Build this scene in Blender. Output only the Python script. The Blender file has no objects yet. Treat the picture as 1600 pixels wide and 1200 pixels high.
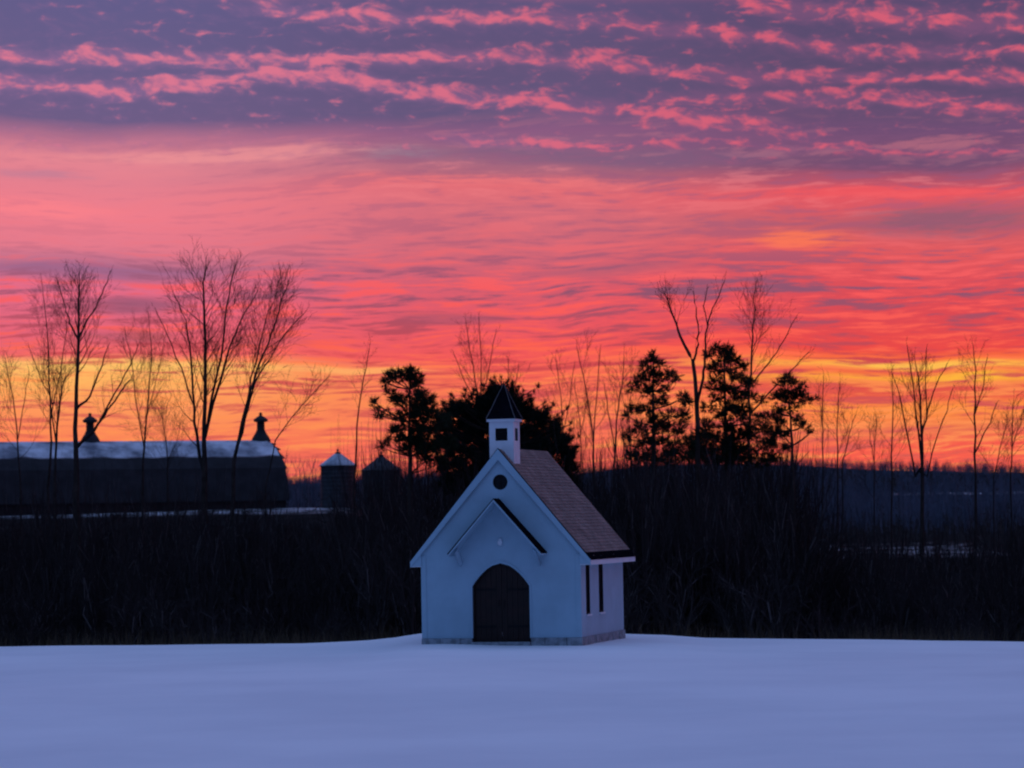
import bpy, bmesh, math, random
import numpy as np
from mathutils import Vector, Matrix
from mathutils.geometry import tessellate_polygon
from mathutils import noise as mnoise

R = math.radians
scene = bpy.context.scene
C = scene.collection

# ------------------------------------------------------------------ camera
FPX = 4800.0                       # focal length in photo pixels (1600 wide)
CAM = Vector((0.0, 0.0, 3.35))
PITCH, ROLL = R(2.5), R(1.0)
cam_data = bpy.data.cameras.new('camera')
cam_data.sensor_width = 36.0
cam_data.lens = 36.0 * FPX / 1600.0
cam_data.clip_start = 0.5
cam_data.clip_end = 30000.0
cam = bpy.data.objects.new('camera', cam_data)
C.objects.link(cam)
CM = Matrix.Rotation(R(90) + PITCH, 3, 'X') @ Matrix.Rotation(-ROLL, 3, 'Z')
cam.matrix_world = Matrix.Translation(CAM) @ CM.to_4x4()
scene.camera = cam
cam_data.dof.use_dof = True
cam_data.dof.focus_distance = 40.0
cam_data.dof.aperture_fstop = 3.9
scene.view_settings.view_transform = 'Standard'
scene.view_settings.look = 'None'
scene.view_settings.exposure = 0.0
scene.view_settings.gamma = 1.0
scene.view_settings.use_curve_mapping = False
scene.cycles.filter_width = 1.9
scene.cycles.max_bounces = 4
scene.cycles.diffuse_bounces = 3
scene.cycles.glossy_bounces = 2


def at(px, py, Y):
    """point at depth Y seen through photo pixel px, py"""
    d = CM @ Vector(((px - 800.0) / FPX, (600.0 - py) / FPX, -1.0))
    return CAM + d * (Y / d.y)


def px_of(x, y, z):
    d = CM.transposed() @ (Vector((x, y, z)) - CAM)
    return 800 + FPX * d.x / -d.z, 600 - FPX * d.y / -d.z


def lin(c):
    return tuple((x / 12.92 if x <= 0.04045 else ((x + 0.055) / 1.055) ** 2.4) for x in (v / 255.0 for v in c))


# ------------------------------------------------------------------ node helper
class V:
    """tiny wrapper so shader maths can be written as expressions"""
    def __init__(s, nt, sock): s.nt, s.sock = nt, sock

    def _m(s, op, *a):
        n = s.nt.nodes.new('ShaderNodeMath'); n.operation = op
        for i, x in enumerate((s,) + a):
            if isinstance(x, V): s.nt.links.new(x.sock, n.inputs[i])
            else: n.inputs[i].default_value = x
        return V(s.nt, n.outputs[0])
    def __add__(s, o): return s._m('ADD', o)
    __radd__ = __add__
    def __mul__(s, o): return s._m('MULTIPLY', o)
    __rmul__ = __mul__
    def __sub__(s, o): return s._m('SUBTRACT', o)
    def __rsub__(s, o): return (s * -1.0) + o
    def __truediv__(s, o): return s._m('DIVIDE', o)
    def f(s, op, *a): return s._m(op, *a)
    def clamp(s):
        r = s._m('ADD', 0.0); r.sock.node.use_clamp = True; return r
    def smooth(s, a, b, lo=0.0, hi=1.0):
        n = s.nt.nodes.new('ShaderNodeMapRange'); n.interpolation_type = 'SMOOTHSTEP'
        s.nt.links.new(s.sock, n.inputs['Value'])
        for k, v in (('From Min', a), ('From Max', b), ('To Min', lo), ('To Max', hi)): n.inputs[k].default_value = v
        return V(s.nt, n.outputs['Result'])
    def gauss(s, c, w):
        d = (s - c) / w
        return (d * d * -1.0)._m('EXPONENT')


def xyz(nt, x, y, z=0.0):
    n = nt.nodes.new('ShaderNodeCombineXYZ')
    for i, v in enumerate((x, y, z)):
        if isinstance(v, V): nt.links.new(v.sock, n.inputs[i])
        else: n.inputs[i].default_value = v
    return V(nt, n.outputs[0])


def noise_n(nt, vec, scale=1.0, detail=3.0, rough=0.5, dist=0.0, dim='3D'):
    n = nt.nodes.new('ShaderNodeTexNoise'); n.noise_dimensions = dim
    nt.links.new(vec.sock, n.inputs['Vector'])
    n.inputs['Scale'].default_value = scale; n.inputs['Detail'].default_value = detail
    n.inputs['Roughness'].default_value = rough; n.inputs['Distortion'].default_value = dist
    return V(nt, n.outputs[0])


def ramp(nt, val, stops, interp='LINEAR'):
    n = nt.nodes.new('ShaderNodeValToRGB'); n.color_ramp.interpolation = interp
    nt.links.new(val.sock, n.inputs[0])
    e = n.color_ramp.elements
    while len(e) > 1: e.remove(e[-1])
    for i, (p, c) in enumerate(stops):
        el = e[0] if i == 0 else e.new(p)
        el.position = p; el.color = (*c, 1.0) if len(c) == 3 else c
    return V(nt, n.outputs[0])


def curve1(nt, val, lo, hi, pts, scale):
    """1-D function through pts (x, y), y within 0..scale"""
    t = (val - lo) / (hi - lo)
    return ramp(nt, t, [((x - lo) / (hi - lo), (y / scale,) * 3) for x, y in pts], 'EASE') * scale


def mixc(nt, fac, a, b, mode='MIX'):
    n = nt.nodes.new('ShaderNodeMix'); n.data_type = 'RGBA'; n.blend_type = mode; n.clamp_factor = True
    for sock, v in ((n.inputs[0], fac), (n.inputs[6], a), (n.inputs[7], b)):
        if isinstance(v, V): nt.links.new(v.sock, sock)
        elif isinstance(v, tuple): sock.default_value = (*v, 1.0)
        else: sock.default_value = v
    return V(nt, n.outputs[2])


# ------------------------------------------------------------------ sky (before sunrise, lit cloud deck in the east)
world = bpy.data.worlds.new('World'); scene.world = world; world.use_nodes = True
nt = world.node_tree; nt.nodes.clear()
tc = nt.nodes.new('ShaderNodeTexCoord')
sep = nt.nodes.new('ShaderNodeSeparateXYZ'); nt.links.new(tc.outputs['Generated'], sep.inputs[0])
sx, sy, sz = (V(nt, sep.outputs[i]) for i in range(3))
az = sx.f('ARCTAN2', sy)                                   # 0 = east, where the sun will rise
el = sz.f('ARCSINE')
azc = az.f('MAXIMUM', -1.0).f('MINIMUM', 1.0)
U = azc.f('TANGENT') * 48.0 + 8.0                          # hundred-pixel units of the eastern sky
Vv = 8.1 - el * 48.0 + (U - 8.0) * -math.tan(ROLL)         # cloud bands lie about one degree off level
Vv.sock.node.label = 'height in the eastern sky'

warp = (noise_n(nt, xyz(nt, U * 0.22, Vv * 0.7), 1.0, 2.0, dim='2D') - 0.5)
Vw = Vv + warp * 0.5

def col_ramp(stops):
    return ramp(nt, Vw / 8.6, [(v / 8.6, lin(c)) for v, c in stops])

left = col_ramp([(0, (99, 93, 139)), (1.0, (105, 94, 137)), (1.85, (110, 93, 134)), (2.15, (190, 116, 142)), (2.45, (230, 134, 146)),
                 (2.8, (226, 128, 144)), (3.3, (240, 126, 140)), (3.9, (228, 122, 140)), (4.2, (176, 108, 140)), (4.5, (228, 108, 136)),
                 (5.2, (228, 100, 120)), (5.55, (240, 104, 104)), (5.72, (255, 196, 110)), (5.98, (255, 182, 98)), (6.3, (255, 160, 94)),
                 (6.9, (250, 122, 86)), (7.5, (232, 100, 92)), (8.6, (200, 90, 96))])
mid = col_ramp([(0, (95, 85, 126)), (0.8, (98, 84, 122)), (1.75, (100, 86, 124)), (2.15, (140, 92, 130)), (2.5, (148, 100, 128)), (2.75, (178, 104, 124)),
                (2.95, (228, 110, 118)), (3.3, (212, 108, 122)), (3.9, (210, 102, 118)), (4.4, (212, 94, 112)), (5.0, (232, 88, 100)),
                (5.5, (242, 88, 88)), (5.9, (244, 98, 84)), (6.3, (248, 122, 84)), (6.8, (248, 116, 86)), (7.3, (244, 98, 86)),
                (8.6, (200, 80, 84))])
right = col_ramp([(0, (88, 75, 112)), (1.0, (92, 76, 110)), (1.7, (96, 77, 111)), (2.2, (112, 78, 116)), (2.6, (124, 80, 112)), (2.9, (190, 84, 104)),
                  (3.1, (228, 88, 98)), (3.45, (196, 92, 104)), (3.9, (228, 90, 94)), (4.4, (220, 80, 90)), (5.0, (222, 74, 82)),
                  (5.45, (236, 74, 70)), (5.62, (250, 112, 62)), (5.74, (255, 176, 72)), (5.86, (240, 92, 68)), (5.97, (255, 168, 62)), (6.1, (224, 82, 72)), (6.28, (236, 96, 70)), (6.42, (255, 146, 66)), (6.6, (248, 130, 70)),
                  (6.8, (236, 118, 80)), (7.0, (246, 92, 76)), (7.4, (250, 98, 78)), (8.6, (200, 80, 76))])
east = mixc(nt, U.smooth(1.5, 8.0), left, mid)
east = mixc(nt, U.smooth(8.0, 13.5), east, right)

# streaks: long thin cloud, finer towards the horizon
s0 = warp
Vp = Vw * (0.62 + Vw * 0.105)
ripple = (U * 2.1 + s0 * 9.0).f('SINE') * 0.035 * Vv.smooth(3.0, 4.4)
tilt = Vp + (U - 8.0) * 0.045 + ripple
s1 = noise_n(nt, xyz(nt, U * 0.30, tilt * 2.6), 1.0, 3.0, 0.58, dim='2D') - 0.5
s2 = noise_n(nt, xyz(nt, U * 0.55 + 31.0, tilt * 5.2), 1.0, 3.0, 0.6, dim='2D') - 0.5
s3 = noise_n(nt, xyz(nt, U * 1.5 + 11.0, tilt * 10.0 + 5.0), 1.0, 4.0, 0.62, dim='2D') - 0.5
streak = s1 * 0.8 + s2 * 1.05 + s3 * 0.95
hazy = Vv.smooth(1.6, 2.6) * U.smooth(1.5, 9.0, 0.16, 0.52) + Vv.smooth(3.7, 4.6) * U.smooth(1.5, 9.0, 0.8, 0.62)
dark_amt = (streak * -1.0).smooth(0.0, 0.26) * hazy
dark_col = ramp(nt, Vv / 8.6, [(0.0, lin((86, 76, 122))), (3.2 / 8.6, lin((152, 92, 126))), (4.6 / 8.6, lin((146, 84, 110))), (5.6 / 8.6, lin((206, 72, 78))), (6.6 / 8.6, lin((216, 92, 84)))])
east = mixc(nt, dark_amt * 0.88, east, dark_col)
hot_col = ramp(nt, Vv / 8.6, [(0.0, lin((214, 110, 132))), (2.6 / 8.6, lin((244, 140, 146))), (3.6 / 8.6, lin((246, 112, 116))), (4.6 / 8.6, lin((255, 92, 92))), (5.4 / 8.6, lin((255, 98, 78))), (6.0 / 8.6, lin((255, 142, 80))), (7.0 / 8.6, lin((255, 150, 86)))])
hot_amt = streak.smooth(0.02, 0.27) * hazy
east = mixc(nt, hot_amt * 0.72, east, hot_col)

ragged = s3 * 1.6 + s2 * 1.2 + 0.75

def blob(cx, cy, wx, wy, a):
    du = U.f('MULTIPLY_ADD', 1 / wx, -cx / wx); dv = Vw.f('MULTIPLY_ADD', 1 / wy, -cy / wy)
    q = du.f('MULTIPLY_ADD', du, dv * dv)
    n = nt.nodes.new('ShaderNodeMath'); n.operation = 'POWER'; n.inputs[0].default_value = 0.36788
    nt.links.new(q.sock, n.inputs[1])
    return (V(nt, n.outputs[0]) * ragged).smooth(0.12, 0.75, 0.0, a)

for (cx, cy, wx, wy, c, a) in (
        (2.15, 4.72, 0.85, 0.17, (140, 86, 114), 0.75), (2.0, 5.25, 0.9, 0.14, (150, 84, 104), 0.6), (1.6, 4.27, 2.4, 0.13, (150, 100, 138), 0.65),
        (4.2, 5.35, 0.7, 0.12, (170, 84, 104), 0.4), (0.6, 2.75, 0.9, 0.10, (176, 124, 152), 0.5), (6.3, 2.48, 0.75, 0.13, (150, 126, 146), 0.6),
        (14.9, 3.42, 1.6, 0.26, (132, 92, 116), 0.75), (9.6, 2.52, 3.2, 0.14, (120, 92, 126), 0.55), (14.2, 2.62, 2.6, 0.12, (104, 78, 114), 0.6),
        (7.1, 4.95, 1.0, 0.10, (160, 84, 106), 0.6), (9.6, 4.25, 1.5, 0.14, (160, 92, 116), 0.45), (12.6, 3.72, 0.85, 0.18, (255, 122, 84), 0.75),
        (5.6, 5.77, 1.3, 0.07, (255, 176, 104), 0.8), (14.6, 5.72, 1.6, 0.08, (255, 196, 84), 0.8), (2.6, 5.75, 2.2, 0.10, (255, 198, 104), 0.6),
        (15.2, 5.93, 0.9, 0.09, (255, 190, 60), 0.7), (3.6, 2.42, 2.6, 0.12, (240, 150, 152), 0.6), (0.5, 3.3, 1.3, 0.16, (255, 132, 140), 0.6),
        (8.2, 2.86, 3.0, 0.07, (244, 120, 122), 0.6), (14.0, 3.03, 2.6, 0.09, (244, 88, 94), 0.7)):
    east = mixc(nt, blob(cx, cy, wx, wy, a), east, lin(c))

# altocumulus rows high in the frame, lit pink from below
pw = noise_n(nt, xyz(nt, U * 0.9, Vv * 2.4), 1.0, 2.0, dim='2D') - 0.5
puff = noise_n(nt, xyz(nt, U * 2.9 + pw * 1.8, Vv * 7.2 + pw * 2.0), 1.0, 3.0, 0.55, dim='2D')
pfine = noise_n(nt, xyz(nt, U * 4.0, Vv * 11.0 + pw), 1.0, 3.0, 0.6, dim='2D')

def row(pts, width, u0, u1, amp=1.0):
    yc = curve1(nt, U, -2.0, 18.0, pts, 3.0)
    g = ((Vv + pw * 0.22) - yc) / width
    g = (g * g * -1.0).f('EXPONENT')
    return g * U.smooth(u0, u0 + 1.2) * U.smooth(u1 - 1.2, u1, 1.0, 0.0) * amp

rows = row([(-2, 1.3), (0.2, 1.38), (2, 1.5), (3, 1.38), (4.3, 1.2), (5.6, 1.26), (6.6, 1.46), (8, 1.6), (9.5, 1.7), (11.3, 1.95), (13, 2.15), (18, 2.4)], 0.14, -3, 13.5)
rows = rows.f('MAXIMUM', row([(-2, 1.0), (1.8, 0.98), (5, 1.0), (6, 0.95), (7.6, 0.88), (9.4, 1.0), (11, 1.2), (13, 1.28), (16, 1.3), (18, 1.3)], 0.12, -3, 21, 0.95))
rows = rows.f('MAXIMUM', row([(-2, 0.1), (4, 0.18), (5.3, 0.3), (7.5, 0.32), (9.2, 0.36), (10.7, 0.48), (12, 0.66), (14, 0.9), (18, 1.0)], 0.13, 3.4, 21, 0.85))
rows = rows.f('MAXIMUM', row([(-2, 1.7), (10, 1.62), (12, 1.55), (14, 1.62), (16, 1.8), (18, 1.9)], 0.14, 9.5, 21, 0.95))
rows = rows.f('MAXIMUM', row([(-2, 0.1), (11, 0.08), (12.8, 0.2), (14.2, 0.38), (16, 0.5), (18, 0.6)], 0.17, 11.0, 21, 1.0))
rows = rows.f('MAXIMUM', row([(-2, 2.2), (7, 2.18), (9.4, 2.3), (11, 2.2), (13, 2.35), (14.5, 2.45), (18, 2.4)], 0.10, 6.4, 21, 0.85))
# rows above the frame carry on to the zenith as a cloud deck seen in perspective
inv = (sz.f('MAXIMUM', 0.0) + 0.05).f('POWER', -1.0)
deck = noise_n(nt, xyz(nt, sx * inv * 2.2, sy * inv * 3.4), 1.0, 3.0, 0.55, dim='2D')
deck_m = deck.smooth(0.44, 0.66) * Vv.smooth(-0.3, 0.15, 1.0, 0.0)
field = rows * U.smooth(5.0, 12.0, 0.80, 0.62) + (puff - 0.5) * 2.3 + (pfine - 0.5) * 0.75 + pw * 0.8 - U.smooth(-1.0, 4.0, 0.12, 0.0)
pm = field.smooth(0.26, 1.10).f('MAXIMUM', deck_m * 0.8)
veil = (rows * 0.9 + (puff - 0.5) * 1.2 + 0.12).smooth(0.0, 1.0) * 0.75
pink = mixc(nt, U.smooth(2.0, 13.0), lin((228, 122, 146)), lin((222, 96, 118)))
veilc = mixc(nt, U.smooth(2.0, 13.0), lin((142, 104, 148)), lin((128, 84, 122)))
top_zone = Vv.smooth(2.75, 2.3)
east = mixc(nt, veil * top_zone, east, veilc)
east = mixc(nt, pm * top_zone * 0.86, east, pink)

# the rest of the dome: clear cold blue, dusky in the west, from a Nishita sky with the sun just under the horizon
nish = nt.nodes.new('ShaderNodeTexSky'); nish.sky_type = 'NISHITA'; nish.sun_disc = False
nish.sun_elevation = R(-2.0); nish.sun_rotation = R(0.0); nish.ozone_density = 3.0; nish.dust_density = 0.6
aabs = (az - R(33)).f('ABSOLUTE')          # dawn glow is centred right of the view
zen = (0.205, 0.365, 0.79)
west_h = (0.022, 0.062, 0.17)
cold = mixc(nt, el.smooth(R(2), R(55)), west_h, zen)
cold = mixc(nt, 0.12, cold, V(nt, nish.outputs[0]))
up_f = el.smooth(R(9.0), R(68))
sky = mixc(nt, up_f, east, cold)
sky = mixc(nt, aabs.smooth(R(48), R(125)), sky, cold)
bg = nt.nodes.new('ShaderNodeBackground'); nt.links.new(sky.sock, bg.inputs['Color']); bg.inputs['Strength'].default_value = 1.0
wo = nt.nodes.new('ShaderNodeOutputWorld'); nt.links.new(bg.outputs[0], wo.inputs[0])
world.cycles.sampling_method = 'NONE'          # broad smooth sky: sampled through the surfaces alone

# ------------------------------------------------------------------ materials
def mat(name, base, rough=0.8, var=0.15, scale=4.0, bump=0.0, bscale=20.0, island=0.0, second=None, spec=0.3, pale=None):
    m = bpy.data.materials.new(name); m.use_nodes = True
    t = m.node_tree; b = t.nodes['Principled BSDF']
    b.inputs['Roughness'].default_value = rough
    b.inputs['Specular IOR Level'].default_value = spec
    g = t.nodes.new('ShaderNodeTexCoord'); pos = V(t, g.outputs['Object'])
    n = noise_n(t, pos, scale, 5.0, 0.6)
    lo = tuple(max(0.0, c * (1 - var)) for c in base); hi = second or tuple(min(1.0, c * (1 + var)) for c in base)
    c = mixc(t, n.smooth(0.3, 0.7), lo, hi)
    if island:
        gi = t.nodes.new('ShaderNodeNewGeometry'); ri = V(t, gi.outputs['Random Per Island'])
        c = mixc(t, ri * island, c, tuple(x * 0.45 for x in base))
    t.links.new(c.sock, b.inputs['Base Color'])
    if pale:
        gi = t.nodes.new('ShaderNodeNewGeometry'); ri = V(t, gi.outputs['Random Per Island'])
        c = mixc(t, ri.smooth(0.86, 1.0), c, pale)
    t.links.new(c.sock, b.inputs['Base Color'])
    if bump:
        bn = t.nodes.new('ShaderNodeBump'); bn.inputs['Strength'].default_value = bump; bn.inputs['Distance'].default_value = 0.02
        n2 = noise_n(t, pos, bscale, 5.0, 0.65); t.links.new(n2.sock, bn.inputs['Height']); t.links.new(bn.outputs[0], b.inputs['Normal'])
    return m

M = {
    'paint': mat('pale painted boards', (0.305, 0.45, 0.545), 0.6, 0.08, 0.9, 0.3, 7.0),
    'trim': mat('white trim paint', (0.62, 0.66, 0.72), 0.55, 0.05, 3.0, 0.15, 30.0),
    'stone': mat('foundation stone', (0.24, 0.27, 0.30), 0.9, 0.35, 6.0, 0.8, 14.0),
    'shingle': mat('asphalt shingles', (0.25, 0.185, 0.165), 0.9, 0.22, 1.6, 0.6, 60.0, island=0.5),
    'dark_shingle': mat('dark roof edge', (0.005, 0.005, 0.008), 0.9, 0.3, 5.0, 0.5, 40.0, spec=0.0),
    'wood': mat('dark brown door wood', (0.015, 0.005, 0.004), 0.6, 0.35, 3.0, 0.5, 30.0),
    'glass': mat('dark window glass', (0.006, 0.007, 0.010), 0.15, 0.2, 3.0, spec=0.3),
    'hipmetal': mat('dull hip metal', (0.09, 0.085, 0.09), 0.7, 0.2, 8.0),
    'iron': mat('black iron', (0.010, 0.010, 0.012), 0.7, 0.2, 8.0, spec=0.1),
    'bark': mat('grey brown bark', (0.040, 0.030, 0.027), 0.9, 0.3, 3.0, 0.6, 25.0, spec=0.05),
    'twig': mat('dark twigs', (0.030, 0.022, 0.020), 0.9, 0.25, 2.0, spec=0.05),
    'brush': mat('winter brush', (0.028, 0.021, 0.022), 0.95, 0.35, 0.25, second=(0.048, 0.038, 0.038), spec=0.05, pale=(0.11, 0.09, 0.09)),
    'hazy_farwood': mat('leafless woods', (0.105, 0.120, 0.165), 0.95, 0.3, 0.02, spec=0.05),  # blue of distance haze and snowy floor mixed into the wood colour
    'needles': mat('pine needles', (0.020, 0.026, 0.014), 0.7, 0.35, 1.2, spec=0.05),
    'darkneedles': mat('dark evergreen needles', (0.014, 0.019, 0.014), 0.8, 0.35, 1.2, spec=0.05),
    'barnwall': mat('weathered barn boards', (0.030, 0.024, 0.026), 0.9, 0.3, 1.0, 0.5, 6.0, spec=0.05),
    'barnroof': mat('dark barn roofing', (0.022, 0.022, 0.026), 0.8, 0.3, 0.7, 0.4, 5.0),
    'roofsnow': mat('wind-scoured roof snow', (0.20, 0.22, 0.26), 0.9, 0.35, 0.30, 0.5, 3.0, second=(0.72, 0.74, 0.78)),
    'galv': mat('dull galvanised steel', (0.035, 0.035, 0.042), 0.6, 0.25, 1.0, 0.2, 8.0),
    'grass': mat('dead grass', (0.075, 0.055, 0.035), 0.95, 0.3, 3.0, spec=0.05),
}

# ground: snow, and leaf litter with snow patches under the woods
def ground_material():
    m = bpy.data.materials.new('snow and woodland floor'); m.use_nodes = True
    t = m.node_tree; b = t.nodes['Principled BSDF']; b.inputs['Roughness'].default_value = 0.75; b.inputs['Specular IOR Level'].default_value = 0.2
    g = t.nodes.new('ShaderNodeNewGeometry'); pos = V(t, g.outputs['Position'])
    s = t.nodes.new('ShaderNodeSeparateXYZ'); t.links.new(pos.sock, s.inputs[0]); X, Y = V(t, s.outputs[0]), V(t, s.outputs[1])
    big = noise_n(t, pos, 0.035, 4.0, 0.6); mid_ = noise_n(t, pos, 0.25, 4.0, 0.6)
    snow = mixc(t, noise_n(t, pos, 0.10, 6.0, 0.62).smooth(0.3, 0.7), (0.765, 0.78, 0.81), (0.885, 0.895, 0.91))
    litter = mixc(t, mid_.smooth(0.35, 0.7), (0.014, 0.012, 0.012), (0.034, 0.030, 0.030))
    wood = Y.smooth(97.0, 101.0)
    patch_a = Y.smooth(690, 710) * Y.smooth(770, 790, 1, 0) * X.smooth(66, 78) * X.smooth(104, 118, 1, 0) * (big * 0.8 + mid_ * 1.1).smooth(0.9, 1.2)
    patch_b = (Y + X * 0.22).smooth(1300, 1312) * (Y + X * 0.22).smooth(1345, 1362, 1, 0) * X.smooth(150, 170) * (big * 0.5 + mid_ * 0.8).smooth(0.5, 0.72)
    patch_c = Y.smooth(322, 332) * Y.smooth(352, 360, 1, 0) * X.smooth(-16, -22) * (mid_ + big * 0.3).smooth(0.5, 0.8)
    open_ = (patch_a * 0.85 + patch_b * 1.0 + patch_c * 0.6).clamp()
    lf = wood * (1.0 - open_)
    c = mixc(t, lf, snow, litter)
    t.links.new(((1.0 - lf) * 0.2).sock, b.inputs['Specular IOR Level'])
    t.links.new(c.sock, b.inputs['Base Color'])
    bn = t.nodes.new('ShaderNodeBump'); bn.inputs['Strength'].default_value = 0.35; bn.inputs['Distance'].default_value = 0.05
    st = t.nodes.new('ShaderNodeMapping'); t.links.new(pos.sock, st.inputs[0]); st.inputs['Scale'].default_value = (0.6, 0.35, 1.0)
    h = noise_n(t, V(t, st.outputs[0]), 1.2, 7.0, 0.55)
    t.links.new(h.sock, bn.inputs['Height']); t.links.new(bn.outputs[0], b.inputs['Normal'])
    return m
M['ground'] = ground_material()

# ------------------------------------------------------------------ mesh helpers
def obj(name, me, m, parent=None):
    o = bpy.data.objects.new(name, me); C.objects.link(o)
    if m is not None and not me.materials: me.materials.append(M[m])
    o.parent = parent
    return o

def empty(name, loc, rz=0.0):
    o = bpy.data.objects.new(name, None); o.location = loc; o.rotation_euler = (0, 0, rz); o.empty_display_size = 0.3
    C.objects.link(o); return o

def tag(o, label=None, cat=None, group=None, kind=None):
    for k, v in (('label', label), ('category', cat), ('group', group), ('kind', kind)):
        if v: o[k] = v
    return o

def mesh_arrays(name, verts, faces, smooth=False):
    verts = np.asarray(verts, np.float32); faces = np.asarray(faces, np.int32)
    k = faces.shape[1]
    me = bpy.data.meshes.new(name)
    me.vertices.add(len(verts)); me.vertices.foreach_set('co', verts.ravel())
    me.loops.add(faces.size); me.loops.foreach_set('vertex_index', faces.ravel())
    me.polygons.add(len(faces)); me.polygons.foreach_set('loop_start', np.arange(0, faces.size, k, dtype=np.int32))
    me.polygons.foreach_set('loop_total', np.full(len(faces), k, np.int32))
    me.update(calc_edges=True)
    if smooth: me.polygons.foreach_set('use_smooth', np.ones(len(faces), bool))
    return me

class MB:
    """collects boxes, plates, lathes and tubes into one mesh"""
    def __init__(s): s.v, s.f = [], []
    def add(s, vs, fs):
        o = len(s.v); s.v += [tuple(v) for v in vs]; s.f += [tuple(i + o for i in f) for f in fs]; return s
    def box(s, x0, x1, y0, y1, z0, z1):
        return s.add([(x, y, z) for z in (z0, z1) for y in (y0, y1) for x in (x0, x1)],
                     [(0, 2, 3, 1), (4, 5, 7, 6), (0, 1, 5, 4), (2, 6, 7, 3), (0, 4, 6, 2), (1, 3, 7, 5)])
    def hexa(s, a, b):
        """solid between quad a and quad b (4 points each)"""
        return s.add(list(a) + list(b), [(3, 2, 1, 0), (4, 5, 6, 7), (0, 1, 5, 4), (1, 2, 6, 5), (2, 3, 7, 6), (3, 0, 4, 7)])
    def plate(s, outer, holes, fn, t0, t1):
        """flat plate with holes; fn(u, v, t) -> point"""
        loops = [outer] + list(holes)
        tris = tessellate_polygon([[Vector((u, v, 0)) for u, v in l] for l in loops])
        flat = [p for l in loops for p in l]; n = len(flat)
        vs = [fn(u, v, t0) for u, v in flat] + [fn(u, v, t1) for u, v in flat]
        fs = [tuple(t) for t in tris] + [tuple(i + n for i in reversed(t)) for t in tris]
        o = 0
        for l in loops:
            m_ = len(l)
            for i in range(m_):
                a, b = o + i, o + (i + 1) % m_
                fs.append((a, b, b + n, a + n))
            o += m_
        return s.add(vs, fs)
    def lathe(s, prof, seg=20, cx=0.0, cy=0.0):
        vs, fs = [], []
        for r, z in prof:
            for k in range(seg):
                a = 2 * math.pi * k / seg; vs.append((cx + r * math.cos(a), cy + r * math.sin(a), z))
        for i in range(len(prof) - 1):
            for k in range(seg):
                k2 = (k + 1) % seg
                fs.append((i * seg + k, i * seg + k2, (i + 1) * seg + k2, (i + 1) * seg + k))
        return s.add(vs, fs)
    def tube(s, pts, rad, sides=5):
        n = len(pts); vs, fs = [], []
        for i in range(n):
            d = (pts[min(i + 1, n - 1)] - pts[max(i - 1, 0)])
            d = d.normalized() if d.length > 1e-6 else Vector((0, 0, 1))
            a = d.orthogonal().normalized() if abs(d.z) > 0.95 else Vector((0, 0, 1)).cross(d).normalized()
            b = d.cross(a)
            for k in range(sides):
                t = 2 * math.pi * k / sides
                vs.append(pts[i] + (a * math.cos(t) + b * math.sin(t)) * rad[i])
        for i in range(n - 1):
            for k in range(sides):
                k2 = (k + 1) % sides
                fs.append((i * sides + k, i * sides + k2, (i + 1) * sides + k2, (i + 1) * sides + k))
        return s.add(vs, fs)
    def mesh(s, name, fix=False):
        me = bpy.data.meshes.new(name); me.from_pydata(s.v, [], s.f); me.update()
        if fix:
            bm = bmesh.new(); bm.from_mesh(me); bmesh.ops.recalc_face_normals(bm, faces=bm.faces); bm.to_mesh(me); bm.free()
        return me
    def build(s, name, m, parent=None, fix=True): return obj(name, s.mesh(name, fix), m, parent)

# ------------------------------------------------------------------ ground
def ip(x, pts):
    return float(np.interp(x, [p[0] for p in pts], [p[1] for p in pts]))

def sstep(x, a, b):
    t = min(1.0, max(0.0, (x - a) / (b - a))); return t * t * (3 - 2 * t)

CREST_Y = 91.5
crest_px = [(-900, 1012), (-200, 1010), (0, 1009), (300, 1006), (480, 1004), (570, 1000), (620, 995), (655, 989), (700, 987), (950, 988), (1040, 991), (1100, 996), (1300, 999), (1500, 1001), (1600, 1003), (2500, 1006)]
crest_z = [(at(px, py, CREST_Y).x, at(px, py, CREST_Y).z) for px, py in crest_px]
base_y = [(91.5, 0), (94, -0.35), (100, -2.6), (125, -7), (200, -12), (400, -10.5), (600, -9.5), (750, -5.6), (850, -3.2), (1000, 1.5), (1250, 9.4), (2000, 30), (2600, 44), (3400, 20), (6000, 0), (9000, 0)]
ridge_px = [(-3000, 762), (-400, 758), (0, 758), (480, 756), (560, 752), (700, 744), (900, 741), (980, 730), (1100, 724), (1250, 727), (1330, 733), (1400, 743), (1450, 735), (1520, 738), (1600, 742), (2200, 744), (5000, 752)]
ridge_k = [(at(px, py, 2600).x, at(px, py, 2600).z / 44.0) for px, py in ridge_px]
knoll_y = [(140, -30), (200, -9), (250, -2.5), (290, 2.4), (302, 3.5), (345, 4.9), (420, 5.0), (520, -3), (600, -9)]

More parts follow.
